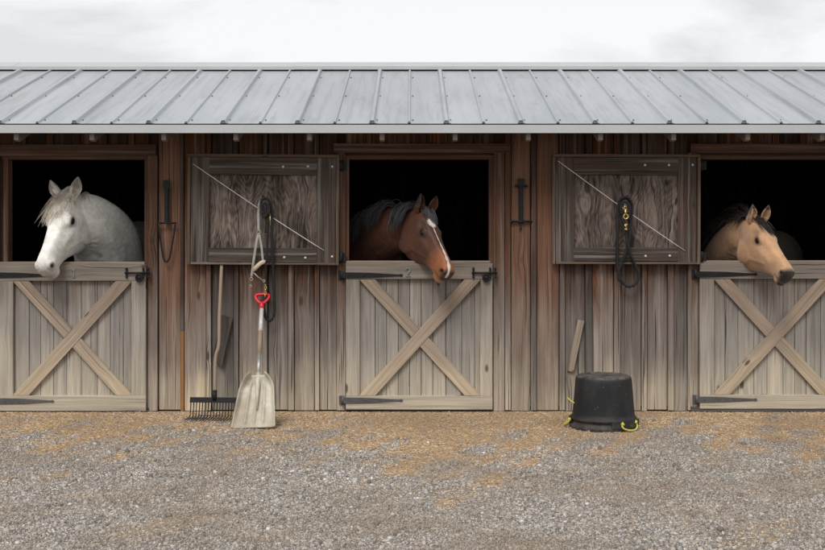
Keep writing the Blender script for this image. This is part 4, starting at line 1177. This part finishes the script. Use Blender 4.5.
# ---- bay
def col_bay(q):
    n_ = len(q['x']); x, y, z = q['x'], q['y'], q['z']
    c = cst((.082, .033, .020), n_)
    c = lerp(c, cst((.135, .056, .032), n_), .9 * np.clip((-x - .02) / .2, 0, 1))
    c = lerp(c, cst((.060, .030, .022), n_), .75 * np.clip(1 - np.abs(x - .33) / .22, 0, 1) * (z > -.16) * q['inh'])
    c = lerp(c, cst((.32, .12, .05), n_), .85 * np.clip((x - .60) / .2, 0, 1) * q['inh'])
    c = lerp(c, cst((.12, .047, .026), n_), .6 * np.exp(-((x - .40) / .2) ** 2 - ((z + .33) / .12) ** 2) * q['inh'])
    c = lerp(c, cst((.42, .33, .25), n_), .8 * np.exp(-(q['seg']((.86, .0, -.25), (.97, .0, -.20)) / .04) ** 2) * q['inh'])
    c = lerp(c, cst((.035, .028, .026), n_), .85 * np.clip((x - .955) / .03, 0, 1) * q['inh'] * (z > -.17))
    c = lerp(c, cst((.02, .016, .015), n_), np.clip(1.5 * q['g']((.945, .08, -.082), (.030, .06, .027)), 0, 1))
    c = lerp(c, cst((.02, .015, .013), n_), np.clip(1.2 * q['g']((.345, .118, -.064), (.050, .06, .030)), 0, 1))
    wz = np.where((x > .15) & (z > -.12), 1.0, 0) * q['inh']
    star = np.clip(1.8 - (((x - .26) / .075) ** 2 + ((y + .012) / .050) ** 2) * 1.6 - .35 * np.sin(y * 160) * np.sin(x * 90), 0, 1)
    wd = .006 + .011 * np.clip((x - .55) / .3, 0, 1)
    strip = np.clip(2.2 - .5 * np.sin(x * 60) - 2 * np.abs(y + .012 + .010 * np.sin(x * 7)) / wd, 0, 1) * ((x > .22) & (x < 1.01) & (z > -.13))
    c = lerp(c, cst((.66, .62, .57), n_), np.clip(star * wz + strip * wz, 0, 1))
    c = lerp(c, cst((.018, .014, .013), n_), .92 * q['ear'])
    c = lerp(c, cst((.11, .045, .028), n_), .9 * q['inner'] * (q['ta'] < .8) * (y > 0))
    c = lerp(c, cst((.03, .02, .018), n_), .8 * np.clip(q['mouth'], 0, 1))
    c = lerp(c, cst((.045, .02, .014), n_), np.clip((q['w'][:, 1] - .85) / .5, 0, 1) * .5)  # depth darkening: shade inside the stall painted into the coat
    return c
def hair_bay(strands, crest, M4, bvh):
    hm = hair_mat('black horse hair', (.012, .012, .013), (.11, .105, .108), .42)
    r = []
    cl = [(random.uniform(0, len(crest) * .93), random.uniform(.4, 1.2), random.uniform(.19, .36), random.uniform(-.8, .3)) for _ in range(46)]
    for i in range(1300):
        k, q1, q2, q3 = random.choice(cl); k = min(max(k + random.gauss(0, .35), 0), len(crest) - 1.01); c = crest[int(k)]
        s_ = c[3] if c[3].y < 0 else -c[3]
        r.append((jit(c[0] - c[1] * .006, .010), c[1] * .8 + s_ * (q1 + random.gauss(0, .12)), q2 * random.uniform(.8, 1.05), .28 + random.gauss(0, .03), s_ * .4 + V3((q3 + random.gauss(0, .12), 0, 0))))
    strands('mane', r, hm, .0026)
    r = []
    for i in range(150):
        p = M4 @ V3((random.uniform(-.05, .06), random.gauss(0, .03), .02))
        r.append((p, (M4.to_3x3() @ V3((.8, random.uniform(-.15, .25), .5))), random.uniform(.11, .19), .16, M4.to_3x3() @ V3((.3, .2, 0))))
    strands('forelock', r, hm, .0024)

# ---- buckskin
def col_buck(q):
    n_ = len(q['x']); x, y, z = q['x'], q['y'], q['z']
    c = cst((.46, .27, .15), n_)
    c = lerp(c, cst((.58, .34, .19), n_), .6 * np.clip((x - .3) / .4, 0, 1) * q['inh'])
    c = lerp(c, cst((.30, .155, .08), n_), .6 * np.exp(-((x - .22) / .15) ** 2 - ((z + .42) / .10) ** 2) * q['inh'])
    c = lerp(c, cst((.22, .12, .07), n_), .55 * np.exp(-(q['seg']((.30, .12, -.05), (.20, .12, -.03)) / .035) ** 2) * q['inh'])
    c = lerp(c, cst((.35, .185, .095), n_), .5 * np.clip((-x) / .25, 0, 1))
    mz = np.clip((x - .905 - .25 * np.maximum(0, z + .07) + .35 * np.maximum(0, -z - .15)) / .06, 0, 1) * q['inh'] * (z > -.30)
    c = lerp(c, cst((.009, .008, .008), n_), .98 * mz)
    c = lerp(c, cst((.05, .035, .03), n_), .8 * np.exp(-(q['seg']((.84, .0, -.25), (.97, 0, -.20)) / .04) ** 2) * q['inh'])
    c = lerp(c, cst((.006, .006, .006), n_), np.clip(1.5 * q['g']((.945, .08, -.082), (.030, .06, .027)), 0, 1))
    c = lerp(c, cst((.018, .013, .011), n_), np.clip(1.5 * q['g']((.345, .118, -.064), (.055, .06, .034)), 0, 1))
    c = lerp(c, cst((.03, .02, .016), n_), .85 * q['ear'] * np.clip(.35 + q['ta'], 0, 1))
    c = lerp(c, cst((.40, .24, .14), n_), .9 * q['inner'] * (q['ta'] < .7))
    c = lerp(c, cst((.07, .045, .035), n_), .7 * np.clip(q['mouth'], 0, 1))
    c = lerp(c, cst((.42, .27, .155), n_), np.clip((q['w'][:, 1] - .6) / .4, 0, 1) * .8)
    return c
def hair_buck(strands, crest, M4, bvh):
    hm = hair_mat('dark brown horse hair', (.012, .010, .010), (.04, .03, .026), .45)
    r = []
    cl = [random.uniform(0, len(crest) * .93) for _ in range(40)]
    for i in range(800):
        k = min(max(random.choice(cl) + random.gauss(0, .3), 0), len(crest) - 1.01); c = crest[int(k)]
        s_ = c[3] if c[3].y > 0 else -c[3]
        near = random.random() < .22
        r.append((jit(c[0] - c[1] * .004, .012), c[1] * 1.0 + s_ * (-.5 if near else random.uniform(.1, 1.1)), random.uniform(.10, .16) if near else random.uniform(.16, .30), .22, (-.6, 0, 0)))
    strands('mane', r, hm, .0027)
    r = []
    for i in range(170):
        p = M4 @ V3((random.uniform(-.05, .06), random.gauss(0, .026), .02))
        r.append((p, (M4.to_3x3() @ V3((1, random.uniform(-.10, .28), .35))), random.uniform(.14, .25), .08, M4.to_3x3() @ V3((.6, .35, 0))))
    strands('forelock', r, hm, .0022)

CAMP = V3((0, -D, H))
def toward(p, dy): return CAMP + (p - CAMP) * ((p.y + D + dy) / (p.y + D))
def NK(*rows, dy=0.0):
    ks = (1, .75, .4, .1, 0)
    rows = [(q[0], q[1], q[2] + dy * k, *q[3:]) for q, k in zip(rows, ks)]
    return NK0(*rows)
def NK0(*rows):   # px,py,Y, ux,uz(px up), a,b
    return [(P(r[0], r[1], r[2]), V3((r[3], r[5] if len(r) > 7 else 0, r[4])).normalized(), r[-2], r[-1]) for r in rows]
horse('white horse looking out over the left stall door with a cream forelock', dict(
    sculpt=.8, L=.82, wd=(1.22, 1.20), R=[[-0.094, 0.968, -0.232], [-0.662, -0.235, -0.711], [-0.743, 0.087, 0.663]], poll=toward(V3((-3.073, .224, 1.895)), -.05),
    ear=.185, eara=(-.76, .30, .60), earo=(.1, .70, .55), mat=coat_mat('white coat', .62, .3, .10, .3), color=col_white, hair=hair_white,
    neck=NK((74, 211, .31, .34, .94, .185, .10), (88, 221, .42, .58, .80, .255, .15), (105, 240, .62, .80, .58, .30, .18), (111, 272, .82, .95, .25, .32, .20), (116, 300, 1.02, .9, .2, .35, .22), dy=-.10),
    body=(P(122, 268, .85) * 1.0, V3((P(140, 268, 2.6).x, 2.75, 1.30))), hs=1.05))
horse('bay horse with a white star and strip looking out over the middle door', dict(
    sculpt=.45, L=.71, wd=(1.14, 1.18), R=[[0.339, 0.788, 0.514], [-0.606, 0.601, -0.521], [-0.72, -0.135, 0.681]], poll=toward(V3((.101, .142, 1.755)), -.14),
    ear=.195, eara=(-.66, .16, .75), earo=(.15, -.25, 1), mat=coat_mat('bay coat', .46, .05, 0, .35), color=col_bay, hair=hair_bay,
    neck=NK((417, 227, .17, .1, 1, .165, .085), (400, 229, .31, .0, 1, .205, .11), (384, 236, .47, -.35, .93, .245, .14), (375, 254, .66, -.72, .7, .28, .17), (369, 285, .88, -.9, .3, .33, .20), dy=-.14),
    body=(P(372, 274, .85), V3((P(345, 268, 2.6).x, 2.6, 1.20))), hs=1.0))
horse('buckskin horse with a black muzzle looking out over the right door', dict(
    sculpt=.6, L=.672, wd=(1.14, 1.22), R=[[0.218, 0.948, 0.23], [-0.75, 0.314, -0.583], [-0.625, -0.045, 0.78]], poll=toward(V3((3.057, .22, 1.668)), -.30),
    ear=.185, eara=(-.50, .16, .86), earo=(.2, -.2, 1), mat=coat_mat('buckskin coat', .55, .25, 0, .35), color=col_buck, hair=hair_buck,
    neck=NK((753, 236, .26, -.1, 1, .155, .085), (742, 240, .36, -.25, .97, .195, .11), (732, 253, .50, -.62, .78, .225, .14), (727, 272, .66, -.82, .55, .26, .17), (732, 300, .88, -.9, .2, .32, .20), dy=-.27),
    body=(P(742, 274, .90), V3((P(785, 268, 2.5).x, 2.6, 1.21))), hs=1.0))

# ------------------------------------------------------------------ camera, sky, light
cam = bpy.data.cameras.new('camera'); co_ = link(bpy.data.objects.new('camera', cam)); sc.camera = co_
co_.location = (0, -D, H); co_.rotation_euler = (math.radians(90), 0, 0)
cam.sensor_width = 36; cam.lens = 36 * FP / 825; cam.shift_y = -(275 - HY) / 825; cam.clip_end = 2000; cam.clip_start = .05

EL, AZ = math.radians(52), math.radians(200)   # sun high, behind the camera a little to the left
w = bpy.data.worlds.new('World'); sc.world = w; w.use_nodes = True; t = w.node_tree; t.nodes.clear()
def wn(ty, **k):
    nd = t.nodes.new(ty)
    for a, v in k.items(): setattr(nd, a, v)
    return nd
out = wn('ShaderNodeOutputWorld'); bg = wn('ShaderNodeBackground'); sky = wn('ShaderNodeTexSky'); sky.sky_type = 'NISHITA'; sky.sun_disc = False
sky.sun_elevation = EL; sky.sun_rotation = AZ; sky.air_density = 1.0; sky.dust_density = 3.0; sky.ozone_density = 1.0
tc = wn('ShaderNodeTexCoord'); mp = wn('ShaderNodeMapping'); mp.inputs['Scale'].default_value = (2.6, 2.6, 7.0); mp.inputs['Location'].default_value = (.35, 0, .2); t.links.new(tc.outputs['Generated'], mp.inputs[0])
nz1 = wn('ShaderNodeTexNoise'); nz1.inputs['Scale'].default_value = 1.6; nz1.inputs['Detail'].default_value = 6; nz1.inputs['Roughness'].default_value = .55; nz1.inputs['Distortion'].default_value = .4
t.links.new(mp.outputs[0], nz1.inputs['Vector'])
rmp = wn('ShaderNodeValToRGB'); e = rmp.color_ramp.elements; e[0].position = .40; e[0].color = (5.3, 5.35, 5.4, 1); e[1].position = .55; e[1].color = (6.7, 6.7, 6.7, 1)
t.links.new(nz1.outputs[0], rmp.inputs[0])
mx = wn('ShaderNodeMix', data_type='RGBA'); mx.inputs[0].default_value = .93   # closed cloud cover over the clear sky
t.links.new(sky.outputs[0], mx.inputs[6]); t.links.new(rmp.outputs[0], mx.inputs[7])
t.links.new(mx.outputs[2], bg.inputs[0]); bg.inputs[1].default_value = .11; t.links.new(bg.outputs[0], out.inputs[0])
sl = bpy.data.lights.new('sun', 'SUN'); sl.energy = 1.7; sl.angle = math.radians(22); sl.color = (1, .97, .93)
so = link(bpy.data.objects.new('sun', sl))
dirv = Vector((math.sin(AZ) * math.cos(EL), math.cos(AZ) * math.cos(EL), math.sin(EL)))
so.rotation_euler = dirv.to_track_quat('Z', 'Y').to_euler(); so.location = (0, -5, 8)

sc.view_settings.view_transform = 'Standard'; sc.view_settings.look = 'None'; sc.view_settings.exposure = .42; sc.view_settings.gamma = 1
sc.view_settings.use_curve_mapping = False
sc.render.engine = 'CYCLES'; sc.cycles.use_denoising = True; sc.cycles.max_bounces = 8
try: sc.cycles.denoiser = 'OPENIMAGEDENOISE'
except Exception: pass
